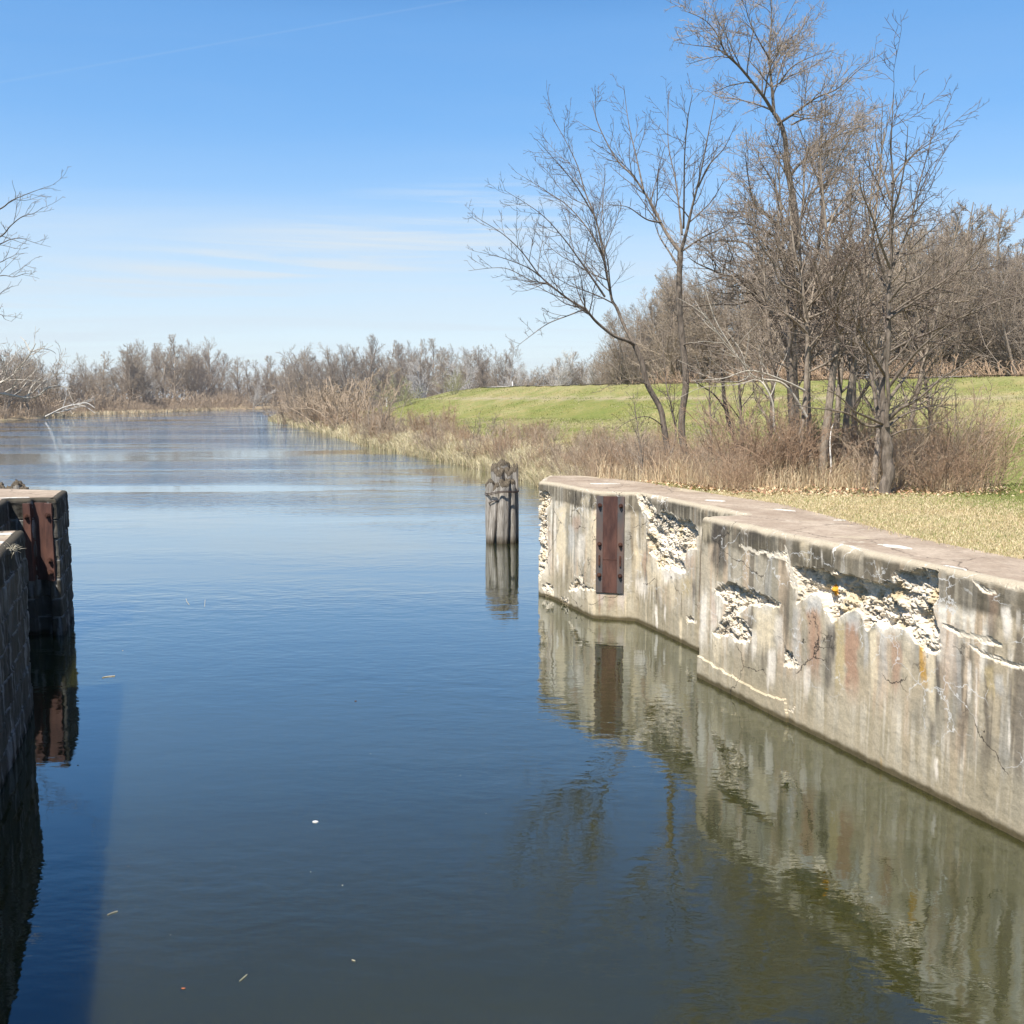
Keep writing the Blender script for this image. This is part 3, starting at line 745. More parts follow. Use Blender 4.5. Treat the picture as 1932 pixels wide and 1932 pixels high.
def guard(parent, off, A, B, side_out, width, z0, z1, centre_t, strip_w, cen_in, rows, slots):
    """steel guard plate let into the face A-B. out = unit toward the water"""
    A = Vector(A); B = Vector(B); u = (B - A).normalized(); L = (B - A).length
    out = Vector(side_out)
    g = empty('steel_guard', (0, 0, 0)); g.parent = parent
    c0 = A + u * (L * centre_t)
    def at(du, do, z_): q = c0 + u * du + out * do; return (q[0] - off[0], q[1] - off[1], z_)
    hz = (z1 - z0) / 2; zc = (z0 + z1) / 2
    box_obj('plate', at(0, -cen_in, zc), (width / 2 - strip_w, .02, hz), u, out, M['rust'], g, .004)
    for sgn in (-1, 1):
        box_obj('flange', at(sgn * (width / 2 - strip_w / 2), .0, zc), (strip_w / 2, .03, hz + .004), u, out, M['rust_grey'], g, .005)
        for zr in rows: bolt_obj(at(sgn * (width / 2 - strip_w * .52), .03, zr), out, g)
        for zr in slots: box_obj('lug', at(sgn * (width / 2 - strip_w * .52), .045, zr), (.018, .018, .12), u, out, M['bolt'], g, .006)
    if cen_in < .05:
        box_obj('seam', at(0, .0212 - cen_in, slots[0] + .02) if slots else at(0, 0, zc), (width / 2 - strip_w - .003, .003, .006), u, out, M['bolt'], g, 0)
    return g
# face G on the right runs (2.80,22.34)->(1.86,22.62); out of the wall points back at us
uR = (Vector((1.86, 22.62)) - Vector((2.80, 22.34))).normalized(); outR = Vector((uR[1], -uR[0]));
if outR[1] > 0: outR = -outR
wR = .64
guard(rw, (3.5, 20), (2.80, 22.34), (1.86, 22.62), outR, wR, .62, W - .10, .62, .155, -.012, [2.61, 1.73, 1.02], [1.36])
outL = Vector((0, -1))
g_ = empty('steel_guard', (0, 0, 0)); g_.parent = lw
def la(x, y, z_): return (x + 8.5, y - 18, z_)
zc_, hz_ = (1.18 + W - .10) / 2, (W - .10 - 1.18) / 2
box_obj('plate', la(-9.925, 21.105, zc_), (.15, .02, hz_), (1, 0), (0, 1), M['rust'], g_, .004)
for x_ in (-10.155, -9.705):
    box_obj('flange', la(x_, 20.955, zc_), (.078, .035, hz_), (1, 0), (0, 1), M['rust'], g_, .006)
    for zr in ([2.55] if x_ < -10 else [2.57, 1.62, 1.36]): bolt_obj(la(x_, 20.92, zr), outL, g_, .042)
for x_ in (-10.085, -9.765): box_obj('web', la(x_, 21.03, zc_), (.012, .06, hz_ - .01), (1, 0), (0, 1), M['rust'], g_, 0)

# pale mortar patches on the coping
def patch_obj(px, py, a, b, rot, parent, off, seed):
    rng = random.Random(seed); c = P(px, py, z=W)
    V = [(c.x - off[0], c.y - off[1], W + .014)]; n = 26
    ring = []
    for i in range(n):
        t = i * 2 * math.pi / n; r = 1 + rng.uniform(-.22, .22)
        x, y = a * r * math.cos(t), b * r * math.sin(t)
        ring.append((x * math.cos(rot) - y * math.sin(rot), x * math.sin(rot) + y * math.cos(rot)))
    line = RP if parent is rw else LP
    def okp(x, y):
        a_ = np.array([c.x + x]); b_ = np.array([c.y + y])
        return inpoly(a_, b_, (RP + RB) if parent is rw else (LP + LB))[0] and polydist(a_, b_, line)[0] > .11
    rr_ = []
    for x, y in ring:
        f_ = 1.0
        while f_ > .05 and not okp(x * f_, y * f_): f_ -= .05
        rr_.append((x * f_, y * f_))
    ring = rr_
    for x, y in ring: V.append((c.x + x * .9 - off[0], c.y + y * .9 - off[1], W + .012))
    for x, y in ring: V.append((c.x + x - off[0], c.y + y - off[1], W + .002))
    Fc3 = np.array([(0, i + 1, (i + 1) % n + 1) for i in range(n)]); Fc4 = np.array([(i + 1, i + 1 + n, (i + 1) % n + 1 + n, (i + 1) % n + 1) for i in range(n)])
    link('mortar_patch', mesh_np('mortar_patch', np.array(V), [Fc3, Fc4]), M['mortar'], parent)
for q in [(1690, 1032, .26, .10, -1.0), (1350, 945, .22, .10, -.6), (1140, 913, .34, .10, 0), (1480, 963, .2, .05, -.8), (1585, 982, .10, .04, 0), (1800, 1072, .22, .05, -1.2)]:
    patch_obj(*q, rw, (3.5, 20), int(q[0]))
for q in [(35, 940, .42, .12, .1), (20, 1008, .34, .10, .1), (4, 1024, .22, .08, .2)]: patch_obj(*q, lw, (-8.5, 18), int(q[0]))

# ------------------------------------------------------------------ piling clusters
def pile_mesh(rng, h, lean, r, rt, knob=True):
    n, k = 26, 30; V = []; 
    ph = [rng.uniform(0, 6.28) for _ in range(8)]
    for i in range(n + 5):
        if i <= n:
            t = i / n; z = -.5 + (h + .5) * t; rr = r + (rt - r) * t; rr *= 1 + .06 * math.sin(t * 7 + ph[0])
            if t > .9 and knob: rr *= 1.1
        else:
            q = (i - n) / 5; z = h + .045 * math.sin(q * 1.5); rr = rt * (1 - q) ** .7 * 1.05
        cx = lean[0] * max(z, 0) / h; cy = lean[1] * max(z, 0) / h
        for j in range(k):
            a = j * 2 * math.pi / k
            q2 = rr * (1 + .07 * math.sin(3 * a + ph[1]) + .04 * math.sin(5 * a + ph[2] + z * .6) - .07 * max(0, math.sin(9 * a + ph[3] + .3 * z)) ** 4 + rng.gauss(0, .008))
            zz = z + (.07 * math.sin(2 * a + ph[4]) + rng.gauss(0, .03)) * (1 if i >= n - 1 else 0)
            V.append((cx + q2 * math.cos(a), cy + q2 * math.sin(a), zz))
    R_ = n + 5; Fq = []; mi = []
    for i in range(R_ - 1):
        for j in range(k):
            Fq.append((i * k + j, i * k + (j + 1) % k, (i + 1) * k + (j + 1) % k, (i + 1) * k + j)); mi.append(1 if i >= n - 1 else 0)
    V.append((lean[0], lean[1], h + .03)); top = len(V) - 1
    Ft = [((R_ - 1) * k + j, (R_ - 1) * k + (j + 1) % k, top) for j in range(k)]
    return mesh_np('pile', np.array(V), [np.array(Fq), np.array(Ft)], smooth=True, mat_idx=mi + [1] * k)
def cluster(cx, cy, piles, label, seed, wires):
    rng = random.Random(seed); e = empty('piling_cluster', (cx, cy, 0)); tag(e, label, 'pilings')
    for (x, y, h, lx, ly, r, rt, mat) in piles:
        o = link('pile', pile_mesh(rng, h, (lx, ly), r, rt), [M[mat], M['pile_top']], e); o.location = (x, y, 0)
    for (z_, a, b, ox, oy, tilt) in wires:
        t = Tubes(); pts = []
        for i in range(33):
            q = i * 2 * math.pi / 32
            pts.append((ox + a * math.cos(q), oy + b * math.sin(q), z_ + tilt * math.cos(q + .6) + .03 * math.sin(3 * q)))
        t.add(pts, [.016] * 33, 6)
        link('binding_cable', t.mesh('binding_cable'), M['wire'], e)
    return e
CY = 34.9
def cx_(px): return (px - 966) / F * CY * 1.0
c0x = cx_(945)
def ppx(zx): return (850 + .28 * zx - 945) / F * CY
cluster(c0x, CY, [
    (ppx(268), .0, 2.12, .0, 0, .15, .16, 'pile'), (ppx(272), -.20, 1.98, .22, .05, .12, .13, 'pile'), (ppx(347), -.26, 2.12, .08, .12, .20, .20, 'pile'),
    (ppx(412), -.05, 2.10, -.03, .1, .16, .17, 'pile'), (ppx(320), .42, 2.46, .02, 0, .17, .18, 'pile'), (ppx(352), .75, 2.72, .0, 0, .2, .2, 'pile'),
    (ppx(395), .45, 2.50, .02, 0, .16, .16, 'pile'), (ppx(300), .75, 2.60, .02, 0, .16, .16, 'pile'), (ppx(444), .35, 2.62, -.03, 0, .10, .095, 'pile'), (ppx(415), .8, 2.45, 0, 0, .14, .14, 'pile')],
    'bound cluster of grey weathered timber piles standing in open water', 5,
    [(1.78, .58, .66, .03, .2, .05), (1.73, .59, .67, .03, .2, .07), (1.45, .20, .22, -.22, -.1, .03)])
LX, LY = -16.9, 33.5
cluster(LX, LY, [(0, 0, 2.0, 0, 0, .17, .17, 'pile'), (.32, .1, 2.18, .0, 0, .16, .16, 'pile'), (.58, -.05, 1.98, .05, 0, .15, .14, 'pile'), (-.36, .2, 2.1, .0, 0, .17, .17, 'pile'), (.2, .5, 2.1, 0, 0, .17, .17, 'pile'), (-.1, -.4, 2.0, 0, 0, .15, .15, 'pile')],
        'dark timber pile tops peeking over the shadowed lock wall', 9, [(1.7, .95, .8, .1, .1, .03)])

# ------------------------------------------------------------------ the traced trees by the right wall
def zA(l): return [(850 + .56 * x, .56 * y) for x, y in l]            # zoom of the crowns
def zB(l): return [(1082 + .44 * x, 541 + .44 * y) for x, y in l]     # zoom of the trunks
def zC(l): return [(1236.4 + .32 * x, 154.6 + .32 * y) for x, y in l] # zoom of the middle
def limb3(pxpts, Y0, Yend=None, base_z=None):
    n = len(pxpts); out = []
    for i, (a, b) in enumerate(pxpts):
        Y = Y0 + ((Yend - Y0) * (i / max(1, n - 1)) if Yend is not None else 0)
        out.append(tuple(P(a, b, Y=Y)))
    return out
def traced_tree(base, limbs, label, spec, seed, rmin=.0055, bark='bark', twig='twig', name='tree', extra=None, group=None, t0=.25, wt=.8):
    rng = random.Random(seed)
    e = empty(name, base); tag(e, label, 'tree', group)
    wood = Tubes(); tw = Tubes(); B = base
    for (pts, r0, r1, Y0, Y1, sprouting) in limbs:
        q = limb3(pts, Y0, Y1); q = [(a[0] - B[0], a[1] - B[1], a[2] - B[2]) for a in q]
        rad = [r0 + (r1 - r0) * (i / (len(q) - 1)) ** .8 for i in range(len(q))]
        q = [q[0]] + [tuple(c + rng.gauss(0, .015) for c in q[i]) for i in range(1, len(q) - 1)] + [q[-1]]
        q, rad = smooth_path(q, rad, 6)
        rad = [r_ * wt * (1 + .02 * math.sin(i * .9 + seed)) for i, r_ in enumerate(rad)]
        wood.add(q, rad, 9 if r0 > .05 else 6)
        if sprouting: sprout(tw, rng, q, rad, 0, spec if sprouting is True else sprouting, rmin, t0, wood)
    link('trunk', wood.mesh('trunk'), M[bark], e)
    link('crown', tw.mesh('crown'), M[twig], e)
    return e
S_open = [(3.4, .36, 42, 6, .10, .06, 5), (5.2, .46, 42, 4, .13, .06, 4), (6.0, .52, 42, 3, .16, .03, 3)]
S_low = [(3.8, .42, 48, 6, .13, .04, 5), (5.4, .48, 45, 4, .16, .04, 4), (6.5, .52, 45, 3, .18, .02, 3)]
S_dense = [(5.0, .46, 48, 6, .15, .04, 5), (7.0, .50, 46, 4, .18, .04, 4), (10.0, .62, 46, 3, .22, .02, 3)]
S_trunk = [(.9, .16, 60, 5, .15, .05, 4), (3, .45, 45, 3, .18, .02, 3)]

# twin leaning ash: long open limbs reaching over the water
b1 = P(1265, 880, z=2.75); Y1_ = b1.y
traced_tree(tuple(b1), [
    (zB([(415, 760), (405, 690), (388, 600), (372, 520), (320, 420), (292, 330), (262, 250)]), .165, .13, Y1_, Y1_, S_trunk),
    (zB([(262, 250), (235, 235), (170, 205), (100, 150), (50, 100)]) + zA([(400, 1010), (355, 975), (300, 930), (240, 850), (180, 790), (100, 740)]), .10, .012, Y1_, Y1_ - 2.5, S_open),
    (zB([(262, 250), (225, 180), (185, 90)]) + zA([(545, 1010), (530, 950), (515, 860), (490, 740), (455, 650), (430, 560), (390, 480), (345, 400)]), .10, .012, Y1_, Y1_ + 1.5, S_open),
    (zA([(400, 1010), (330, 960), (270, 945), (180, 905), (60, 912)]), .045, .008, Y1_ - 1.6, Y1_ - 3, S_open),
    (zA([(455, 1040), (400, 1060), (330, 1090), (270, 1130), (220, 1170)]), .04, .008, Y1_ - 1, Y1_ - 2.4, S_open),
    (zA([(300, 930), (260, 900), (180, 870), (100, 850)]), .035, .008, Y1_ - 2, Y1_ - 4, S_open),
    (zA([(520, 1000), (450, 900), (380, 800), (300, 720), (180, 640)]), .06, .008, Y1_ + .5, Y1_ - 1, S_open),
    (zA([(515, 870), (470, 780), (400, 700), (330, 650), (220, 580)]), .05, .008, Y1_ + .5, Y1_ + 2, S_open),
    (zA([(480, 720), (420, 620), (350, 540), (290, 470)]), .04, .008, Y1_ + .5, Y1_ - 1, S_open),
    (zA([(520, 900), (515, 780), (512, 680), (510, 560)]), .03, .008, Y1_ + .8, Y1_ + 2, S_open),
    (zB([(320, 420), (250, 400), (180, 410), (110, 450)]), .035, .008, Y1_, Y1_ - 2, S_open),
    (zB([(388, 600), (320, 560), (250, 570), (170, 620)]), .035, .008, Y1_, Y1_ - 2, S_open),
    ], 'open bare tree leaning left with long drooping limbs reaching over the canal', S_open, 11, bark='bark_mid', twig='twig_dark', wt=.66)
b2 = P(1292, 885, z=2.75); Y2_ = b2.y - .5
traced_tree(tuple(b2), [
    (zB([(482, 780), (478, 700), (466, 620), (468, 540), (484, 430), (478, 340), (466, 250), (455, 130)]) + zA([(770, 1000), (768, 930), (775, 850)]), .15, .11, Y2_, Y2_, S_trunk),
    (zA([(775, 850), (740, 800), (715, 760), (680, 690), (620, 600), (560, 540), (500, 420), (478, 340)]), .085, .010, Y2_, Y2_ + 1.5, S_open),
    (zA([(775, 850), (790, 780), (815, 700), (840, 600), (862, 480), (890, 340)]), .08, .010, Y2_, Y2_ - 1.0, S_open),
    (zA([(780, 790), (768, 700), (755, 600), (735, 480), (735, 310)]), .05, .010, Y2_ + .2, Y2_ + 1.8, S_open),
    (zA([(785, 770), (785, 650), (790, 520), (800, 400), (815, 320)]), .045, .010, Y2_, Y2_ - 1.8, S_open),
    (zA([(650, 640), (630, 540), (600, 420), (585, 300)]), .04, .008, Y2_ + .6, Y2_ + 2, S_open),
    (zA([(710, 750), (660, 740), (600, 700), (540, 690)]), .04, .008, Y2_ + .2, Y2_ - 1.2, S_open),
    (zA([(775, 850), (850, 800), (930, 760), (980, 700)]), .04, .008, Y2_, Y2_ - 1.5, S_open),
    (zA([(770, 900), (740, 850), (700, 790), (680, 720)]), .05, .012, Y2_, Y2_ + 1.2, S_open),
    (zA([(835, 630), (870, 560), (920, 500), (960, 420)]), .04, .008, Y2_ - .5, Y2_ - 2, S_open),
    (zB([(466, 250), (520, 240), (600, 255), (660, 250)]), .03, .008, Y2_, Y2_ - 1.5, S_open),
    (zB([(400, 770), (440, 640), (420, 520), (400, 420), (380, 200)]), .05, .02, Y2_ + .6, Y2_ + 2, S_open),
    ], 'upright bare tree forking high up behind the leaning tree at the canal bank', S_open, 12, bark='bark_mid', twig='twig_dark')
b3 = P(1390, 870, z=2.75); Y3_ = b3.y
traced_tree(tuple(b3), [
    (zB([(715, 720), (690, 650), (672, 590), (655, 530), (645, 460), (642, 400)]), .12, .07, Y3_, Y3_, None),
    (zB([(642, 400), (635, 340), (655, 250), (690, 200), (720, 130)]), .05, .012, Y3_, Y3_ + 1, S_low),
    (zB([(655, 530), (600, 460), (540, 420), (500, 370)]), .05, .012, Y3_, Y3_ - 1, S_low)],
    'short black leaning tree stem with thin bare shoots above brown brush', S_low, 13, bark='bark_black')
# the tallest tree, a broad cottonwood standing behind the clump
b5 = P(1505, 868, z=2.7); Y5_ = 33.5; b5 = (P(1500, 880, Y=Y5_).x, Y5_, 2.7)
traced_tree(b5, [
    (zC([(830, 2250), (815, 1900), (800, 1500), (810, 1300), (800, 1100), (815, 950), (830, 850)]), .34, .24, Y5_, Y5_, None),
    (zC([(830, 850), (815, 720), (795, 600), (775, 480), (770, 360), (745, 260), (705, 190)]), .20, .11, Y5_, Y5_, S_trunk),
    (zA([(1090, 385), (1082, 300), (1075, 200), (1080, 100), (1082, 10), (1075, -70)]), .10, .012, Y5_, Y5_ + .6, S_dense),
    (zA([(1085, 375), (1050, 320), (980, 230), (930, 180), (900, 120), (860, 70), (800, 40)]), .10, .010, Y5_, Y5_ - 2, S_dense),
    (zA([(1080, 370), (1030, 350), (960, 332), (900, 325), (860, 300)]), .055, .008, Y5_, Y5_ + 2, S_dense),
    (zA([(930, 180), (880, 160), (830, 155), (770, 145)]), .04, .008, Y5_ - 1, Y5_ - 2, S_dense),
    (zA([(1080, 250), (1120, 180), (1170, 120), (1200, 50)]), .05, .008, Y5_, Y5_ + 2, S_dense),
    (zA([(1075, 200), (1030, 120), (1000, 50), (990, -20)]), .05, .008, Y5_, Y5_ - 2, S_dense),
    (zA([(1100, 420), (1160, 380), (1230, 330), (1300, 300), (1370, 240), (1430, 190)]), .08, .008, Y5_, Y5_ - 2, S_dense),
    (zA([(1110, 280), (1150, 230), (1220, 190), (1290, 170)]), .05, .008, Y5_, Y5_ - 1, S_dense),
    (zA([(1140, 600), (1170, 560), (1220, 520), (1290, 465), (1350, 440), (1420, 400)]), .10, .010, Y5_, Y5_ + 2.5, S_dense),
    (zA([(1150, 420), (1200, 400), (1260, 410), (1330, 430), (1390, 430)]), .05, .008, Y5_, Y5_ - 3, S_dense),
    (zC([(810, 1300), (900, 1150), (955, 1000), (985, 850), (1050, 800), (1120, 750), (1200, 690), (1330, 650)]), .14, .012, Y5_, Y5_ - 2.5, S_dense),
    (zC([(975, 870), (985, 700), (965, 550), (975, 420), (985, 250), (980, 100)]), .12, .02, Y5_ - .5, Y5_ + 1, S_dense),
    (zC([(800, 1080), (740, 960), (690, 900), (600, 860), (540, 840), (400, 830)]), .11, .012, Y5_, Y5_ - 2.5, S_dense),
    (zC([(790, 930), (720, 850), (650, 780), (590, 730), (560, 640), (540, 520), (530, 420)]), .11, .012, Y5_, Y5_ - 2.5, S_dense),
    (zC([(800, 1090), (760, 1050), (680, 990), (620, 920), (590, 830), (560, 700)]), .10, .012, Y5_ - .5, Y5_ - 3, S_dense),
    (zC([(780, 1560), (700, 1400), (620, 1270), (550, 1180), (480, 1150), (400, 1140), (330, 1105), (250, 1070), (190, 1030)]), .15, .015, Y5_, Y5_ - 2.5, S_dense),
    (zC([(620, 1350), (590, 1270), (540, 1210), (500, 1160)]), .12, .08, Y5_ - .3, Y5_ - .6, None),
    (zC([(740, 1300), (690, 1180), (640, 1090), (590, 1010), (520, 950), (430, 935), (330, 940), (230, 950)]), .15, .012, Y5_, Y5_ + 2, S_dense),
    (zC([(750, 750), (700, 600), (640, 500), (600, 420), (560, 330)]), .06, .008, Y5_, Y5_ + 2, S_dense),
    (zC([(780, 560), (720, 450), (680, 350), (640, 250)]), .05, .008, Y5_, Y5_ - 1.5, S_dense),
    (zC([(1010, 1080), (1100, 1055), (1200, 1060), (1340, 1065)]), .06, .02, Y5_ - 1, Y5_ - 2, S_dense),
    (zC([(820, 850), (870, 780), (930, 650), (1000, 600), (1100, 600), (1210, 590)]), .07, .008, Y5_, Y5_ - 2, S_dense),
    (zC([(970, 650), (1050, 560), (1090, 430), (1150, 330), (1230, 260)]), .07, .008, Y5_ + 1, Y5_ + 3, S_dense),
    ], 'tallest cottonwood with thick dark trunk and fine pale twigs against the blue sky', S_dense, 15, rmin=.0065, bark='bark_mid', twig='twig_grey', wt=.6, t0=.12)
# clump of straight stems in front of the cottonwood
def simple_clump(pts, r0, r1, Y0, label, seed, bark='bark', spec=S_low, more=(), t0=.3, twig='twig', dY=.6):
    a = P(pts[0][0], pts[0][1], Y=Y0)
    zb = gz(a.x, Y0)
    return traced_tree((a.x, Y0, zb), [(pts, r0, r1, Y0, Y0 + dY, spec)] + list(more), label, spec, seed, bark=bark, twig=twig, t0=t0)
Yc = 25.0
simple_clump(zB([(978, 870), (972, 700), (985, 550), (1000, 400), (1003, 200)]) + zC([(885, 1400), (880, 1250), (850, 1130), (820, 1000), (800, 800), (790, 600)]), .105, .02, Yc,
             'slim straight grey stem in the clump, left neighbour of the thicker one', 16, more=[
    (zC([(900, 1400), (850, 1250), (740, 1180), (690, 1060), (640, 980), (570, 820), (540, 600)]), .05, .008, Yc, Yc - 1, S_low),
    (zC([(905, 1390), (930, 1200), (960, 1100)]), .05, .012, Yc, Yc + 1, S_low),
    (zC([(895, 1480), (820, 1400), (700, 1320), (560, 1200)]), .035, .008, Yc, Yc - 1, S_low)])
simple_clump(zB([(1025, 875), (1018, 720), (1008, 560), (1005, 420)]) + zC([(905, 1600), (890, 1400), (910, 1300), (860, 1150), (850, 900), (870, 700), (880, 500), (900, 380)]), .12, .02, Yc + .4,
             'straight grey stem in the middle of the clump beside the pale barked one', 17, dY=1, more=[
    (zC([(910, 1390), (1000, 1350), (1080, 1300), (1180, 1200)]), .045, .008, Yc, Yc - 1.2, S_low)])
simple_clump(zB([(1062, 872), (1072, 720), (1088, 560), (1112, 400), (1128, 200)]) + zC([(1065, 1500), (1095, 1420), (1060, 1300), (1030, 1180), (1015, 1000), (1000, 800), (985, 560), (975, 450)]), .155, .02, Yc + .2,
             'thick pale barked stem on the right side of the clump', 18, bark='bark', dY=.3, more=[
    (zC([(1095, 1400), (1010, 1270), (960, 1130), (930, 1050)]), .045, .008, Yc, Yc - 1, S_low),
    (zC([(1090, 1400), (1150, 1300), (1220, 1220), (1300, 1100), (1400, 960)]), .045, .008, Yc, Yc + 1, S_low),
    (zC([(1030, 1180), (1080, 1050), (1100, 850), (1130, 650)]), .05, .01, Yc, Yc + 1.5, S_low),
    (zC([(1010, 900), (1060, 760), (1150, 640), (1250, 420), (1330, 180)]), .04, .006, Yc, Yc + 1, S_low)])
simple_clump([(1562, 922), (1568, 880), (1565, 845), (1568, 815), (1572, 800)], .035, .012, Yc - .4, 'thin bright white dead stem standing against the pale thick stem', 19, bark='bark_white', spec=S_trunk)
simple_clump(zB([(960, 800), (915, 700), (870, 620), (850, 500), (820, 430), (790, 400)]) + zC([(560, 1730), (500, 1640), (380, 1450), (330, 1350), (290, 1200)]), .045, .012, Yc + .5, 'slanting pale pole of a young tree left of the stem clump', 20, bark='bark_pale', spec=S_low, more=[
    (zB([(1000, 560), (900, 420), (780, 390), (700, 300), (620, 200), (560, 110)]), .05, .010, Yc, Yc - 1, S_low),
    (zC([(880, 1820), (740, 1750), (560, 1700), (400, 1750), (210, 1760)]), .04, .008, Yc, Yc - 1.5, S_low)])
# the small front tree on the lawn
b7 = P(1669, 947, z=2.72); Y7_ = b7.y
traced_tree(tuple(b7), [
    (zB([(1335, 935), (1334, 900), (1340, 860), (1350, 800), (1345, 740), (1348, 690), (1338, 640), (1335, 600)]), .19, .135, Y7_, Y7_, None),
    (zB([(1335, 945), (1334, 922), (1336, 895)]), .30, .18, Y7_, Y7_, None),
    (zB([(1335, 610), (1332, 520), (1325, 440), (1330, 380), (1345, 280), (1350, 150), (1352, 20)]) + zC([(1380, 1150), (1385, 1000), (1390, 850), (1400, 600), (1395, 400), (1400, 230), (1405, 60)]), .105, .010, Y7_, Y7_ + .4, S_low),
    (zB([(1345, 600), (1350, 540), (1352, 480), (1345, 330), (1335, 250)]), .075, .04, Y7_ - .1, Y7_ - .3, None),
    (zB([(1335, 605), (1305, 530), (1290, 440), (1270, 350), (1240, 280), (1210, 200)]) + zC([(1200, 1250), (1150, 1150), (1080, 1000), (1060, 850)]), .065, .008, Y7_, Y7_ + 1.3, S_low),
    (zB([(1330, 590), (1270, 560), (1200, 530), (1150, 470), (1080, 440)]), .05, .008, Y7_, Y7_ - 1.4, S_low),
    (zB([(1320, 600), (1250, 590), (1180, 550), (1100, 530), (1000, 520), (940, 500)]), .045, .008, Y7_, Y7_ - .8, S_low),
    (zB([(1350, 570), (1400, 520), (1460, 495), (1520, 450), (1580, 390), (1680, 340), (1790, 290)]), .06, .008, Y7_, Y7_ - 1.2, S_low),
    (zB([(1350, 600), (1400, 560), (1480, 520), (1560, 510), (1640, 530)]), .04, .008, Y7_, Y7_ + 1.2, S_low),
    (zB([(1360, 640), (1420, 615), (1500, 612), (1570, 585), (1650, 570)]), .03, .006, Y7_, Y7_ - .6, S_low),
    (zB([(1340, 500), (1400, 420), (1470, 330), (1560, 250), (1620, 120)]), .06, .008, Y7_, Y7_ + 1.5, S_low),
    (zB([(1345, 440), (1430, 330), (1500, 250), (1600, 170), (1720, 90)]), .05, .008, Y7_, Y7_ - 1.5, S_low),
    (zB([(1335, 380), (1280, 280), (1220, 180), (1180, 80)]), .05, .008, Y7_, Y7_ - 1.5, S_low),
    (zC([(1380, 1150), (1440, 1000), (1500, 850), (1540, 650), (1600, 450), (1650, 250)]), .05, .007, Y7_ + .2, Y7_ + 1.2, S_low),
    (zC([(1385, 1100), (1330, 950), (1290, 800), (1220, 650), (1200, 500)]), .045, .007, Y7_, Y7_ - 1.2, S_low),
    (zC([(1390, 800), (1440, 650), (1470, 450), (1490, 250)]), .04, .006, Y7_, Y7_ - .8, S_low),
    (zC([(1375, 1300), (1460, 1200), (1560, 1150), (1700, 1000), (1850, 950)]), .045, .007, Y7_, Y7_ - 1, S_low),
    (zC([(1370, 1400), (1470, 1330), (1600, 1280), (1720, 1120), (1800, 1050)]), .05, .007, Y7_, Y7_ + 1, S_low),
    (zC([(1390, 700), (1350, 550), (1320, 420), (1290, 300)]), .04, .006, Y7_, Y7_ + 1, S_low),
    (zC([(1395, 600), (1500, 450), (1580, 380), (1680, 340)]), .035, .006, Y7_, Y7_ + 1, S_low),
    ], 'small bare tree with flared foot and wide low branches on the lawn', S_low, 21, bark='bark_mid', twig='twig_dark')
simple_clump(zB([(1283, 885), (1290, 800), (1300, 700), (1308, 620), (1318, 520), (1300, 400), (1270, 250), (1240, 100)]), .11, .02, 23.4,
             'grey stem close behind the small lawn tree, half hidden by it', 22, dY=1.5)

# slender upright young trees filling the clump
def slender(seed, h):
    rng = random.Random(seed); e = empty('tree', (0, 0, 0)); wood = Tubes(); tw = Tubes()
    q, qr = branch(rng, (0, 0, -.1), nrm((rng.gauss(0, .07), rng.gauss(0, .07), 1)), h, .075, .010, 14, .035, .02)
    wood.add(q, qr, 8)
    n = 26
    for i in range(n):
        t = .26 + .71 * (i + rng.random()) / n
        p, d, r = interp(q, qr, t)
        L = h * .32 * (1.1 - .8 * t) * rng.uniform(.6, 1.15)
        dd = child_dir(d, math.radians(rng.uniform(28, 58)), rng)
        b, br = branch(rng, p, dd, L, max(.010, r * .5), .006, 7, .12, .07); wood.add(b, br, 5)
        sprout(tw, rng, b, br, 0, [(5.0, .44, 44, 4, .16, .05, 4), (6.0, .5, 44, 3, .18, .03, 3)], .0055, .12)
    link('trunk', wood.mesh('trunk'), M['bark'], e); link('crown', tw.mesh('crown'), M['twig_grey' if seed % 2 else 'twig'], e)
    return e
SL = [slender(300 + i, 7.0) for i in range(3)]
rngL = random.Random(41); used_ = set()
for i, (px, D, h) in enumerate([(1400, 29, 6.2), (1445, 28, 7.6), (1495, 26.5, 8.6), (1590, 26.0, 9.4), (1625, 29, 9.6), (1700, 27.5, 7.6), (1765, 28.5, 6.4), (1345, 31, 5.6), (1225, 33, 4.4), (1580, 31, 10.6), (1650, 30, 8.8)]):
    j_ = i % 3
    if j_ not in used_: o_ = SL[j_]; used_.add(j_)
    else: o_ = copy_tree(SL[j_])
    x_ = (px - 966) / F * D; o_.location = (x_, D, gz(x_, D)); o_.scale = (h / 7.0,) * 3; o_.rotation_euler = (rngL.gauss(0, .04), rngL.gauss(0, .04), rngL.uniform(0, 6.28))
    tag(o_, 'slender upright bare young tree among the brush around the tall cottonwood', 'tree', 'slender young trees in the thicket')

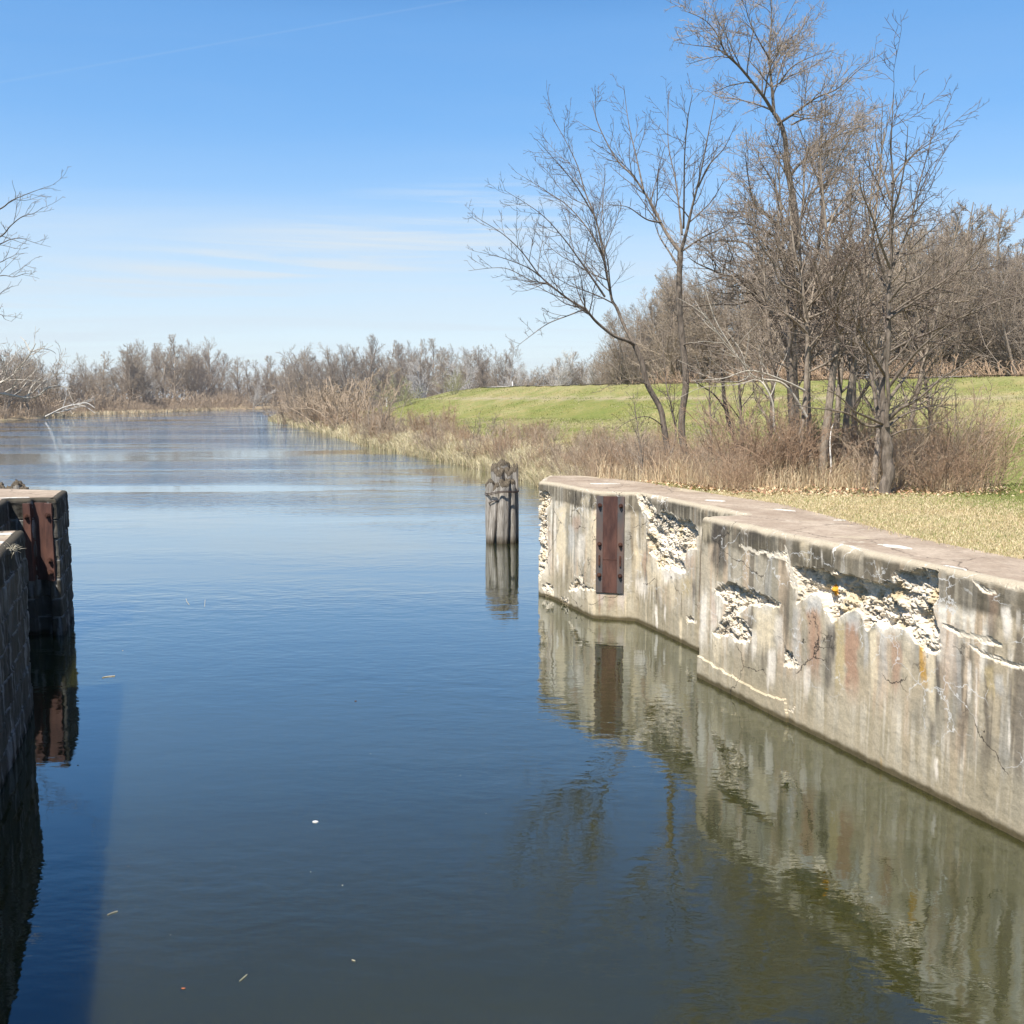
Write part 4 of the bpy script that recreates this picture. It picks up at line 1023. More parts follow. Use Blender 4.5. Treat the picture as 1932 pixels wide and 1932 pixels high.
# ------------------------------------------------------------------ stock of bare trees for the woods
def stock_tree(seed, h, kind):
    rng = random.Random(seed); tb = Tubes()
    rmin = .0125
    r0 = h * (.016 if kind != 'thin' else .011)
    nst = rng.choice([1, 1, 2, 3]) if kind != 'thin' else 1
    for s in range(nst):
        lean = (rng.gauss(0, .10 if nst == 1 else .22), rng.gauss(0, .10 if nst == 1 else .22), 1)
        hh = h * rng.uniform(.8, 1)
        q, qr = branch(rng, (rng.gauss(0, .15), rng.gauss(0, .15), -.3), nrm(lean), hh * .86, r0 / math.sqrt(nst), rmin * 1.4, 9, .055, .05)
        tb.add(q, qr, 6)
        n = int(27 / nst ** .5)
        for i in range(n):
            t = .16 + .8 * (i + rng.random()) / n
            p, d, r = interp(q, qr, t)
            L = hh * (.44 if kind != 'thin' else .28) * (1.05 - .75 * t) * rng.uniform(.6, 1.2)
            dd = child_dir(d, math.radians(rng.uniform(32, 62)), rng)
            if dd[2] < .05: dd = nrm((dd[0], dd[1], .15 + rng.random() * .2))
            b, br = branch(rng, p, dd, L, max(r * .55, rmin * 1.3), rmin, 6, .14, .09)
            tb.add(b, br, 4)
            sprout(tb, rng, b, br, 0, [(('n', 10), .50, 44, 4, .17, .06, 3), (('n', 8), .60, 44, 2, .18, .04, 3)], rmin * .75, .15)
    return tb.mesh('bare_tree')
FAR_STOCK = [stock_tree(100 + i, 14, 'far') for i in range(7)]
THIN_STOCK = [stock_tree(130 + i, 12, 'thin') for i in range(3)]
for i, m_ in enumerate(FAR_STOCK): m_.materials.append(M['far_grey'] if i % 3 else M['far_dark'])
for m_ in THIN_STOCK: m_.materials.append(M['far_grey'])
WHITE_STOCK = []
for i in (0, 3): 
    m_ = stock_tree(160 + i, 14, 'far'); m_.materials.append(M['far_white']); WHITE_STOCK.append(m_)

rngW = random.Random(77)
def mesh_h(m): return max(v.co.z for v in m.vertices)
STH = {}
for m_ in FAR_STOCK + THIN_STOCK + WHITE_STOCK: STH[m_] = mesh_h(m_)
def put(me, name, x, y, hscale, label, cat, group=None, z=None, tilt=0, sxy=None):
    o = bpy.data.objects.new(name, me); COL.objects.link(o)
    o.location = (x, y, (gz(x, y) if z is None else z) - .05)
    s = hscale; o.scale = (s * (sxy or rngW.uniform(.9, 1.15)),) * 2 + (s,)
    o.rotation_euler = (rngW.gauss(0, .04) + tilt, rngW.gauss(0, .04), rngW.uniform(0, 6.28))
    tag(o, label, cat, group); return o
def profile(px, prof):
    for i in range(len(prof) - 1):
        if prof[i][0] <= px <= prof[i + 1][0]:
            t = (px - prof[i][0]) / (prof[i + 1][0] - prof[i][0]); return prof[i][1] + t * (prof[i + 1][1] - prof[i][1])
    return prof[0][1] if px < prof[0][0] else prof[-1][1]
def row(n, px0, px1, depth, prof, label, group, stock, jit=.12, base=None, back=0):
    for i in range(n):
        px = px0 + (px1 - px0) * (i + rngW.random()) / n
        D = depth(px) * rngW.uniform(1, 1 + jit) + back
        x = (px - 966) / F * D; D_y = D
        z = gz(x, D_y)
        top = profile(px, prof) + rngW.gauss(0, 9) + rngW.choice([-6, 0, 8, 20, 30])
        h = P(px, top, Y=D_y).z - z
        st = stock[rngW.randrange(len(stock))]
        put(st, 'bare_tree', x, D_y, max(.2, h / STH[st]), label, 'tree', group, z)
# far bank, left part of the photo
P_left = [(-60, 650), (0, 655), (60, 665), (120, 692), (190, 668), (250, 646), (330, 640), (400, 650), (430, 680), (520, 690)]
def d_left(px): return profile(px, [(-60, 240), (0, 240), (100, 280), (200, 335), (300, 400), (330, 440), (400, 490), (520, 500)])
row(84, -60, 530, d_left, P_left, 'bare grey tree in the wood on the far canal bank', 'trees on the far bank', FAR_STOCK + THIN_STOCK, .14)
# behind the point and beyond the levee, middle of the photo
P_mid = [(430, 685), (505, 690), (525, 665), (580, 668), (600, 655), (640, 646), (700, 648), (740, 660), (785, 640), (830, 668), (870, 652), (930, 655), (970, 688), (1010, 682), (1070, 668), (1150, 662), (1200, 650)]
def d_mid(px): return profile(px, [(430, 490), (520, 500), (600, 420), (760, 390), (900, 330), (1000, 285), (1200, 240)])
row(104, 480, 1190, d_mid, P_mid, 'bare tree of the distant wood line beyond the green levee', 'trees beyond the levee', FAR_STOCK + THIN_STOCK, .16)
# the wood behind the levee on the right
P_right = [(1130, 650), (1170, 600), (1210, 530), (1270, 490), (1340, 510), (1430, 470), (1560, 440), (1650, 430), (1740, 395), (1790, 385), (1840, 420), (1870, 460), (1932, 430), (2000, 420)]
def d_right(px): return profile(px, [(1130, 195), (1200, 180), (1300, 160), (1500, 140), (1700, 122), (1932, 112), (2000, 110)])
row(90, 1130, 1990, d_right, P_right, 'tall bare tree in the dense brown wood behind the levee', 'dense wood behind the levee', FAR_STOCK + THIN_STOCK[:1], .18)

def single(px, base_y, top_y, D, stock, label, name='bare_tree', cat='tree', group=None, tilt=0, sxy=None, z=None):
    x = (px - 966) / F * D; z = gz(x, D) if z is None else z
    h = P(px, top_y, Y=D).z - z
    o = put(stock, name, x, D, h / STH[stock], label, cat, group, z, 0, sxy)
    if tilt: o.rotation_euler = (0, tilt, o.rotation_euler[2] * 0)
    return o
single(290, 775, 690, 405, WHITE_STOCK[0], 'white barked sycamore on the far bank above the fallen limb')
single(480, 770, 712, 470, WHITE_STOCK[1], 'white barked tree slanting over the far bend of the canal', tilt=.6)
single(1045, 735, 655, 262, WHITE_STOCK[0], 'white barked sycamore standing directly behind the levee crest marker post')
for i, (px, top) in enumerate([(1112, 676), (868, 668), (800, 672), (960, 680)]):
    single(px, 735, top, profile(px, [(430, 490), (760, 370), (900, 315), (1200, 225)]), WHITE_STOCK[i % 2], 'pale sycamore with white limbs among darker trees beyond the levee', group='pale sycamores beyond the levee')
# leaning limbs from the left edge
rng = random.Random(5)
def trace_free(base, limbs, label, spec, seed, bark, twig, rmin, name='tree'):
    return traced_tree(base, limbs, label, spec, seed, rmin=rmin, bark=bark, twig=twig, name=name, t0=.1)
def zE(l): return [(.32 * x, 309 + .32 * y) for x, y in l]     # zoom of the left edge
D8 = 46.0; xb = (-110 - 966) / F * D8
S_left = [(1.6, .30, 40, 6, .12, .04, 5), (3.0, .42, 42, 4, .15, .03, 4), (4.0, .45, 42, 3, .18, .0, 3)]
e8 = trace_free((xb, D8, gz(xb, D8)), [
    ([(-110, 840), (-112, 700), (-108, 560), (-104, 450), (-100, 330)], .26, .08, D8, D8, None),
    ([(-104, 450), (-60, 420)] + zE([(0, 262), (60, 220), (130, 190), (220, 160), (330, 118)]), .06, .007, D8, D8 - 1, S_left),
    ([(-106, 500), (-50, 470)] + zE([(0, 425), (60, 370), (130, 310), (200, 290), (255, 255)]), .06, .007, D8, D8 - 2, S_left),
    ([(-106, 520), (-50, 480)] + zE([(0, 470), (60, 445), (130, 440), (210, 465), (300, 490)]), .05, .007, D8, D8 + 1, S_left),
    ([(-108, 560), (-50, 510)] + zE([(0, 580), (40, 560), (90, 540), (120, 500)]), .04, .006, D8, D8, S_left),
    ([(-108, 590), (-50, 540)] + zE([(0, 658), (80, 665), (150, 650), (200, 655)]), .045, .006, D8, D8 - 1, S_left),
    ([(-108, 620), (-50, 590)] + zE([(0, 770), (40, 740), (110, 715)]), .035, .006, D8, D8, S_left),
    ([(-110, 650), (-40, 610)] + zE([(0, 890), (30, 915), (70, 930)]), .035, .006, D8, D8, S_left),
    ], 'dark twiggy branches of an edge tree hanging in from high up at the side', S_left, 31, 'bark_dark', 'twig', .008)
D9 = 150.0; xb = (-130 - 966) / F * D9
S_syc = [(.55, .42, 45, 6, .16, .06, 5), (1.0, .45, 42, 4, .18, .04, 4), (1.6, .5, 42, 3, .2, .03, 3)]
trace_free((xb, D9, gz(xb, D9)), [
    ([(-130, 800), (-100, 740), (-40, 738)] + zE([(0, 1355), (60, 1362), (160, 1380), (220, 1370), (270, 1330), (340, 1308), (420, 1330)]), .34, .05, D9, D9, S_syc),
    ([(-110, 760), (-50, 730)] + zE([(0, 1290), (60, 1265), (100, 1215), (150, 1160), (185, 1110), (210, 1060)]), .32, .06, D9, D9 - 3, S_syc),
    (zE([(165, 1370), (185, 1320), (230, 1270), (290, 1235)]), .15, .05, D9, D9 + 2, S_syc),
    (zE([(0, 1290), (80, 1275), (160, 1275), (240, 1290)]), .16, .05, D9, D9 + 2, S_syc),
    (zE([(185, 1110), (240, 1090), (300, 1100), (330, 1120)]), .10, .04, D9 - 2, D9, S_syc),
    (zE([(180, 1110), (150, 1050), (120, 1020)]), .10, .04, D9 - 2, D9, S_syc),
    ], 'old sycamore with long pale limbs stretching low over the water from the far bank', S_syc, 32, 'bark_pale', 'twig_grey', .028)
Df = 258.0; bb = P(95, 786, Y=Df)
trace_free((bb.x, Df, 0), [
    (zE([(270, 1490), (330, 1460), (380, 1435), (440, 1420), (510, 1410), (560, 1440)]), .30, .07, Df, Df - 5, S_syc[:2]),
    (zE([(370, 1440), (385, 1390), (395, 1350)]), .13, .05, Df, Df, S_syc[:2]),
    (zE([(440, 1420), (500, 1430), (560, 1470)]), .13, .05, Df - 2, Df - 4, S_syc[:2]),
    ], 'fallen bleached white limb lying out over the water from the far bank', S_syc, 33, 'bark_white', 'bark_white', .03, 'fallen_tree')

# ------------------------------------------------------------------ shrubs
def stock_shrub(seed, h, nstem, rmin, mats, spread=.45, dens=5):
    rng = random.Random(seed); tb = Tubes()
    for s in range(nstem):
        a = rng.uniform(0, 6.28); t = abs(rng.gauss(0, spread))
        d = nrm((math.cos(a) * t, math.sin(a) * t, 1)); L = h * rng.uniform(.55, 1.05)
        rr = rng.uniform(0, h * .34)
        q, qr = branch(rng, (rr * math.cos(a), rr * math.sin(a), -.1), d, L, rmin * 1.8, rmin, 5, .17, .03)
        tb.add(q, qr, 4)
        sprout(tb, rng, q, qr, 0, [(('n', dens), .40, 38, 3, .16, .06, 3), (('n', 4), .5, 38, 2, .2, .03, 3)], rmin * .8, .2)
    me = tb.mesh('shrub'); me.materials.append(mats); return me
SH_FAR = [stock_shrub(200 + i, 3.0, 26, .014, M['shrub_red' if i in (0, 3) else 'shrub_grey'], .4, 6) for i in range(5)]
SH_NEAR = [stock_shrub(220 + i, 2.2, 34, .0050, M['shrub_red' if i % 2 == 0 else 'shrub_grey'], .5, 7) for i in range(5)]
SH_GREEN = stock_shrub(240, 5.0, 20, .022, M['shrub_green'], .4, 8)
SH_TALL = [stock_shrub(250 + i, 5.0, 9, .02, M['far_dark' if i else 'shrub_grey'], .28, 7) for i in range(2)]
rngS = random.Random(99)
def shrub(me, x, y, s, label, group=None, z=None, name='shrub'):
    o = bpy.data.objects.new(name, me); COL.objects.link(o)
    o.location = (x, y, gz(x, y) - .03 if z is None else z); o.scale = (s * rngS.uniform(.9, 1.25), s * rngS.uniform(.9, 1.25), s)
    o.rotation_euler = (0, 0, rngS.uniform(0, 6.28)); tag(o, label, 'shrub', group); return o
# along the right bank, far part
BK = [(1.9, 54), (1.0, 60), (-2.5, 71.4), (-6.3, 82), (-11.3, 95), (-16.6, 110), (-29, 151), (-44, 198), (-53.5, 226)]
def bank_pt(t):
    f = t * (len(BK) - 1); i = min(int(f), len(BK) - 2); w = f - i
    return BK[i][0] + (BK[i + 1][0] - BK[i][0]) * w, BK[i][1] + (BK[i + 1][1] - BK[i][1]) * w
for i in range(118):
    x, y = bank_pt((i + rngS.random()) / 118)
    off = rngS.uniform(.5, 7.5) if y < 150 else rngS.uniform(.5, 9)
    s = rngS.uniform(.42, .62) + (.30 if y > 100 else 0) + (.25 if y > 150 else 0)
    if 150 < y < 220 and rngS.random() < .3: s *= 1.4
    shrub(SH_FAR[rngS.randrange(5)], x + off, y + off * .2, s, 'bare brown shrub in the brush strip along the canal bank below the levee', 'brush along the canal bank')
for (px, D, h, st, lab) in [(672, 135, 8.2, 0, 'tall grey bush overhanging the canal bank left of the dark forked shrub'), (640, 150, 8.8, 0, None), (610, 165, 8.4, 0, None), (575, 185, 8.0, 0, None), (545, 200, 6.5, 0, None)]:
    x = (px - 966) / F * D
    shrub(SH_FAR[1], x, D, h / 3.1, 'tall grey bush in the row standing on the wooded point', 'tall bushes on the point')
x = (718 - 966) / F * 108; shrub(SH_TALL[1], x, 108, 1.22, 'dark many stemmed shrub rising above the bank brush')
x = (905 - 966) / F * 84; shrub(SH_TALL[1], x, 84, .62, 'small dark upright bush standing against the green levee')
x = (760 - 966) / F * 175; shrub(SH_GREEN, x, 175, 1.15, 'budding greenish willow bush at the end of the levee', z=3)
x = (855 - 966) / F * 190; shrub(SH_GREEN, x, 190, .95, 'pale greenish bush in the meadow before the far levee')
for px, D, h in [(985, 62, .5), (1060, 58, .55), (1165, 50, .6), (1100, 45, .5), (940, 72, .6), (830, 88, .62)]:
    x = (px - 966) / F * D; shrub(SH_TALL[0], x, D, h, 'slender bare sapling poking out of the bank brush', 'saplings in the bank brush')
# between the wall and the canal bank, and the big thicket
for i in range(162):
    for _ in range(50):
        x = rngS.uniform(1.8, 12.5); y = rngS.uniform(22.6, 56)
        if inpoly(np.array([x]), np.array([y]), BRUSH)[0] and x > .0258 * y + .6 and polydist(np.array([x]), np.array([y]), RIVER, True)[0] > .4: 
            if rngS.random() < (1.0 if y < 34 else .6): break
    s = rngS.uniform(.38, .85)
    if y < 30 and x < 5.5: s *= .75
    if x > 4.5 and y > 24.0: s *= 1.4
    shrub(SH_NEAR[rngS.randrange(5)], x, y, s, 'knee to head high bare shrub in the thicket behind the sunlit lock wall', 'thicket behind the lock wall')
# low growth under the far woods: uncountable, one object each
SH_LITE = [stock_shrub(280 + i, 3.0, 13, .024, M['shrub_grey'], .5, 4) for i in range(4)]
def arr(me):
    v = np.empty(len(me.vertices) * 3, np.float32); me.vertices.foreach_get('co', v); f = np.empty(len(me.loops), np.int32); me.loops.foreach_get('vertex_index', f)
    return v.reshape(-1, 3), f.reshape(-1, 4)
LITE = [arr(m_) for m_ in SH_LITE]
def mass(name, spots, mat, label):
    Vs = []; Fs = []; off = 0
    for (x, y, s_) in spots:
        v, f = LITE[rngS.randrange(4)]; a = rngS.uniform(0, 6.28); c_, n_ = math.cos(a), math.sin(a); w_ = s_ * rngS.uniform(1.0, 1.5)
        Vs.append(np.stack([x + (v[:, 0] * c_ - v[:, 1] * n_) * w_, y + (v[:, 0] * n_ + v[:, 1] * c_) * w_, gz(x, y) - .05 + v[:, 2] * s_], 1)); Fs.append(f + off); off += len(v)
    o = link(name, mesh_np(name, np.concatenate(Vs), np.concatenate(Fs), smooth=True), mat); tag(o, label, 'undergrowth', kind='stuff')
def edge_spots(pts, n, o0, o1, s0, s1, cx_, cy_):
    """spots outside the river along pts; (cx_,cy_) lies on the water side"""
    out = []; seg = [math.dist(pts[i], pts[i + 1]) for i in range(len(pts) - 1)]; T_ = sum(seg)
    for i in range(n):
        d = T_ * (i + rngS.random()) / n; q = 0
        while q < len(seg) - 1 and d > seg[q]: d -= seg[q]; q += 1
        a, b = pts[q], pts[q + 1]; t = d / seg[q]; ux, uy = (b[0] - a[0]) / seg[q], (b[1] - a[1]) / seg[q]
        nx_, ny_ = -uy, ux
        mx_, my_ = a[0] + ux * seg[q] * t, a[1] + uy * seg[q] * t
        if (cx_ - mx_) * nx_ + (cy_ - my_) * ny_ > 0: nx_, ny_ = -nx_, -ny_
        o_ = rngS.uniform(o0, o1); out.append((mx_ + nx_ * o_, my_ + ny_ * o_, rngS.uniform(s0, s1)))
    return out
FB = [(-92, 165), (-117, 228), (-121, 264), (-128, 317), (-128, 380), (-128, 440), (-116, 477), (-75, 466), (-20, 452), (60, 452)]
mass('undergrowth', edge_spots(FB[:6], 210, .3, 9, .5, 1.25, -60, 330) + edge_spots(FB[5:], 80, .5, 12, .6, 1.4, -60, 330) + edge_spots(FB[:6], 110, 6, 22, 1.5, 2.9, -60, 330) + edge_spots(FB[5:9], 70, 8, 26, 1.6, 3.2, -60, 330), M['shrub_grey'], 'brown tangled undergrowth along the water edge of the far bank')
mass('undergrowth', [((px_ - 966) / F * D_, D_, rngS.uniform(2.2, 3.8)) for px_, D_ in [(rngS.uniform(380, 640), rngS.uniform(500, 560)) for _ in range(60)]], M['far_dark'], 'grey brown undergrowth filling the wood behind the far bend of the canal')
sp = []
for i in range(60):
    px = rngS.uniform(1130, 1980); D = d_right(px) * rngS.uniform(.88, 1.0); sp.append(((px - 966) / F * D, D, rngS.uniform(.9, 1.6)))
mass('undergrowth', sp, M['shrub_red'], 'reddish brown undergrowth in front of the wood behind the levee')
sp = []
for i in range(60):
    px = rngS.uniform(500, 1120); D = d_mid(px) * rngS.uniform(.92, 1.0); sp.append(((px - 966) / F * D, D, rngS.uniform(1.2, 2.6)))
mass('undergrowth', sp, M['far_dark'], 'dark undergrowth below the distant wood line beyond the levee')

# ------------------------------------------------------------------ grass, reeds, litter
WALLTOP = RP + RB
def blades(name, n, sampler, hfun, wfun, colfun, lean, seed, curve=True):
    r = np.random.default_rng(seed)
    x, y = sampler(r, n); n = len(x); z = np.where(inpoly(x, y, WALLTOP), W, ground_z(x, y))
    h = hfun(r, n, x, y); w = wfun(r, n, x, y); a = r.uniform(0, 2 * math.pi, n); b = r.uniform(0, 2 * math.pi, n); l = np.abs(r.normal(0, lean, n)) * h
    dx, dy = np.cos(a) * w / 2, np.sin(a) * w / 2
    p0 = np.stack([x - dx, y - dy, z - .02], 1); p1 = np.stack([x + dx, y + dy, z - .02], 1)
    mx, my = np.cos(b) * l, np.sin(b) * l
    p2 = np.stack([x + dx * .8 + mx * .35, y + dy * .8 + my * .35, z + h * .62], 1); p3 = np.stack([x - dx * .8 + mx * .35, y - dy * .8 + my * .35, z + h * .62], 1)
    p4 = np.stack([x + mx, y + my, z + h * .97], 1)
    V = np.stack([p0, p1, p2, p3, p4], 1).reshape(-1, 3); i = np.arange(n) * 5
    q = np.stack([i, i + 1, i + 2, i + 3], 1); t = np.stack([i + 3, i + 2, i + 4], 1)
    c = colfun(r, n, x, y); c = np.repeat(np.concatenate([c, np.ones((n, 1))], 1), 5, axis=0)
    return mesh_np(name, V, [q, t], c)
def pal(r, n, cols, w=None):
    cols = np.array(cols); i = r.choice(len(cols), n, p=w); return cols[i] * r.uniform(.8, 1.2, (n, 1))
def s_lawn(r, n):
    u = r.uniform(1240, 1990, n); Y = 10 * (60 / 10) ** (r.uniform(0, 1, n) ** .8)
    x = (u - 966) / F * Y; 
    k_ = (~inpoly(x + r.normal(0, .13, n), Y, WALLTOP)) & ((~inpoly(x, Y, BRUSH)) | (r.uniform(0, 1, n) < .25)) & (polydist(x, Y, RIVER, True) > .5) & (~inpoly(x, Y, RIVER))
    return x[k_], Y[k_]
def c_lawn(r, n, x, y):
    d = polydist(x, y, [(5.36, 19.94), (5.85, 16.6), (6.55, 13.3), (8.4, 8.3)])
    n1_ = fbm(x * .35, y * .35, 0, 11, 4); n2_ = fbm(x * .05, y * .05, 0, 21, 4)
    g_ = np.clip(.10 + .8 * sstep(1.6, 6.0, d + (n1_ - .5) * 4 + (n2_ - .5) * 3), 0, 1)
    st = pal(r, n, [(.58, .47, .27), (.70, .58, .37), (.48, .37, .21)]); gr = pal(r, n, [(.20, .245, .065), (.28, .31, .10), (.27, .28, .10)])
    w_ = (r.uniform(0, 1, n) < g_)[:, None]
    return np.where(w_, gr, st)
o = link('grass', blades('grass', 330000, s_lawn, lambda r, n, x, y: r.uniform(.015, .055, n), lambda r, n, x, y: .004 + y * .00030, c_lawn, .9, 1), M['grass_blade'])
tag(o, 'short straw coloured and green mown grass on the lawn', 'grass', kind='stuff')
def s_meadow(r, n):
    u = r.uniform(700, 1990, n); Y = 48 * (260 / 48) ** r.uniform(0, 1, n); x = (u - 966) / F * Y
    dc_ = polydist(x, Y, CREST); dr_ = polydist(x, Y, RIVER, True)
    k_ = (dr_ > 6) & (~inpoly(x, Y, RIVER)) & (dc_ > 1.4) & (fbm(x * .3, Y * .3, 0, 71, 3) > .45); return x[k_], Y[k_]
def c_meadow(r, n, x, y):
    w_ = (fbm(x * .12, y * .12, 0, 72, 3) + r.normal(0, .08, n) > .52)[:, None]
    return np.where(w_, pal(r, n, [(.42, .37, .20), (.34, .32, .14)]), pal(r, n, [(.19, .215, .06), (.25, .26, .085)]))
o = link('grass', blades('grass', 150000, s_meadow, lambda r, n, x, y: r.uniform(.04, .16, n), lambda r, n, x, y: .01 + y * .0006, c_meadow, .8, 6), M['grass_blade'])
tag(o, 'uneven green and tan grass on the field and the levee slope', 'grass', kind='stuff')
def s_reed(r, n):
    t = r.uniform(0, 1, n) ** 1.0
    line = [(2.3, 30), (2.6, 36), (2.6, 45), (1.9, 54), (1.0, 60), (-2.5, 71.4), (-6.3, 82), (-11.3, 95), (-16.6, 110), (-29, 151), (-44, 198), (-54.6, 226), (-52, 238)]
    f_ = t * (len(line) - 1); i = np.minimum(f_.astype(int), len(line) - 2); w = f_ - i; L = np.array(line)
    p = L[i] * (1 - w[:, None]) + L[i + 1] * w[:, None]
    clump = fbm(p[:, 1] * .45, p[:, 0] * .45, 0, 5, 3)
    off = np.abs(r.normal(0, 1, n)) * (1.1 + 1.5 * clump)
    k_ = r.uniform(0, 1, n) < sstep(.30, .60, clump) * .9 + .25
    return (p[:, 0] + off)[k_], (p[:, 1] + off * .15)[k_]
o = link('reeds', blades('reeds', 90000, s_reed, lambda r, n, x, y: r.uniform(.35, 1.0, n), lambda r, n, x, y: .006 + y * .00026, lambda r, n, x, y: pal(r, n, [(.62, .53, .33), (.72, .64, .43), (.50, .40, .24), (.42, .40, .18)], [.4, .3, .22, .08]), .7, 2), M['reed'])
tag(o, 'pale dry reeds and dead grass fringing the water edge', 'reeds', kind='stuff')
def s_far(r, n):
    L = np.array(FB[2:]); f_ = r.uniform(0, 1, n) * (len(L) - 1); i = np.minimum(f_.astype(int), len(L) - 2); w = f_ - i
    p = L[i] * (1 - w[:, None]) + L[i + 1] * w[:, None]
    x = p[:, 0] + r.normal(0, 1.5, n); y = p[:, 1] + r.normal(0, 1.5, n)
    k_ = (~inpoly(x, y, RIVER)) & (fbm(x * .09, y * .09, 0, 4, 3) > .42); return x[k_], y[k_]
o = link('reeds', blades('reeds', 16000, s_far, lambda r, n, x, y: r.uniform(.4, 1.3, n), lambda r, n, x, y: .12 + 0 * x, lambda r, n, x, y: pal(r, n, [(.66, .55, .36), (.58, .42, .27), (.72, .62, .42)]), .6, 3), M['reed'])
tag(o, 'pale dry grass line at the water edge of the far bank', 'reeds', kind='stuff')
def s_thick(r, n):
    x = r.uniform(1.8, 12.8, n); y = r.uniform(22.2, 42, n)
    k_ = inpoly(x + r.normal(0, .15, n), y, BRUSH) & (fbm(x * .7, y * .7, 0, 8, 3) > .42) & (polydist(x, y, RIVER, True) > .3); return x[k_], y[k_]
o = link('dry_grass', blades('dry_grass', 70000, s_thick, lambda r, n, x, y: r.uniform(.2, .85, n) * (1 - .35 * (y < 24)), lambda r, n, x, y: .006 + y * .0002, lambda r, n, x, y: pal(r, n, [(.58, .45, .28), (.68, .56, .36), (.46, .32, .20)]), .45, 4), M['reed'])
tag(o, 'tall dry tan grass growing through the thicket', 'grass', kind='stuff')
def litter(name, n, seed):
    r = np.random.default_rng(seed)
    line = np.array([(3.8, 24.9), (4.6, 23.4), (5.2, 22.4), (6.6, 22.2), (8.3, 22.1), (10.2, 22.5), (11.6, 24.0)])
    f_ = r.uniform(0, 1, n) * (len(line) - 1); i = np.minimum(f_.astype(int), len(line) - 2); w = f_ - i
    p = line[i] * (1 - w[:, None]) + line[i + 1] * w[:, None]
    x = p[:, 0] + r.normal(0, .5, n); y = p[:, 1] + r.normal(.35, .55, n); k_ = ~inpoly(x, y, WALLTOP) | (r.uniform(0, 1, n) < .15); x, y = x[k_], y[k_]; n = len(x)
    z = np.where(inpoly(x, y, WALLTOP), W, ground_z(x, y)) + r.uniform(.01, .06, n)
    s = r.uniform(.02, .05, n); a = r.uniform(0, 6.28, n)
    ux = np.stack([np.cos(a), np.sin(a), r.normal(0, .5, n)], 1) * s[:, None]; uy = np.stack([-np.sin(a), np.cos(a), r.normal(0, .5, n)], 1) * s[:, None] * .7
    c = np.stack([x, y, z], 1)
    V = np.stack([c - ux, c - uy, c + ux, c + uy], 1).reshape(-1, 3); i = np.arange(n) * 4
    cc = pal(r, n, [(.62, .46, .26), (.48, .30, .17), (.70, .56, .36), (.36, .2, .12)]); cc = np.repeat(np.concatenate([cc, np.ones((n, 1))], 1), 4, axis=0)
    return mesh_np(name, V, np.stack([i, i + 1, i + 2, i + 3], 1), cc)
o = link('fallen_leaves', litter('fallen_leaves', 2200, 7), M['litter']); tag(o, 'tan fallen leaves drifted along the thicket edge', 'leaves', kind='stuff')

# grass tufts rooted in the broken wall
def tuft(px, py, Y, label, seed, n=60, h=.2):
    c = P(px, py, Y=Y); r = np.random.default_rng(seed); e = []
    tb = Tubes(); rg = random.Random(seed)
    for i in range(n):
        d = nrm((rg.gauss(0, .5), rg.gauss(0, .5), rg.gauss(.15, .5)))
        q, qr = branch(rg, (rg.gauss(0, .06), rg.gauss(0, .03), rg.gauss(0, .02)), d, h * rg.uniform(.4, 1), .004, .0015, 4, .12, -.14)
        tb.add(q, qr, 3)
    o = link('grass_tuft', tb.mesh('grass_tuft'), M['stalk']); o.location = c; tag(o, label, 'grass tuft')
tuft(1738, 1082, 14.45, 'dead grass tuft hanging from the coping above the largest broken patch', 1, 90, .22)
tuft(1714, 1085, 14.85, 'thin dead grass tuft below the coping edge left of a thicker tuft', 2, 50, .16)
tuft(1868, 1122, 12.25, 'dead grass tuft in the crack by the frame side end of the coping', 3, 80, .2)
tuft(1745, 1170, 14.35, 'small yellow grass tuft low inside the broken concrete', 4, 30, .12)
tuft(22, 1036, 14.05, 'dead grass tuft on the edge of the shadowed lock wall', 5, 34, .11)

# ------------------------------------------------------------------ small things on the water, far building, posts
def chunk(px, py, s, mat, label, cat, name, seed, group=None, flat=.35):
    rg = random.Random(seed); c = P(px, py, z=0)
    import bmesh
    bm = bmesh.new(); bmesh.ops.create_icosphere(bm, subdivisions=2, radius=1)
    for v in bm.verts: v.co = Vector((v.co.x * s * rg.uniform(.75, 1.1), v.co.y * s * .6 * rg.uniform(.75, 1.1), v.co.z * s * flat))
    me = bpy.data.meshes.new(name); bm.to_mesh(me); bm.free()
    o = link(name, me, M[mat]); o.location = (c.x, c.y, .004); o.rotation_euler = (0, 0, rg.uniform(-.3, .3)); tag(o, label, cat, group); return o
chunk(595, 1551, .035, 'white', 'small white foam scrap floating alone in the middle of the canal', 'litter', 'foam_scrap', 1)
chunk(671, 1323, .02, 'bolt', 'tiny dark bit floating above the white foam scrap', 'debris', 'floating_debris', 2)
chunk(147, 1439 + 5, .012, 'bolt', 'tiny dark bit floating beside the shadowed wall', 'debris', 'floating_debris', 3)
chunk(346, 2395 * .773 + 14, .02, 'leafred', 'reddish dead leaf floating close to the frame bottom', 'leaf', 'floating_leaf', 4, flat=.15)
def twig_float(pts, r, label, seed, dz=.006, name='floating_twig'):
    q = [tuple(P(a, b, z=0)) for a, b in pts]; o_ = q[0]; tb = Tubes()
    q = [(a[0] - o_[0], a[1] - o_[1], dz) for a in q]; q, rr = smooth_path(q, [r] * len(q), 3)
    tb.add(q, rr, 5); o = link(name, tb.mesh(name), M['stalk']); o.location = (o_[0], o_[1], 0); tag(o, label, 'twig'); return o
twig_float([(193, 1279), (203, 1277), (217, 1276)], .010, 'pale twig floating near the shadowed wall end', 1)
twig_float([(351, 1130), (353, 1136), (357, 1141)], .005, 'bent straw floating left of a straight straw in mid canal', 2)
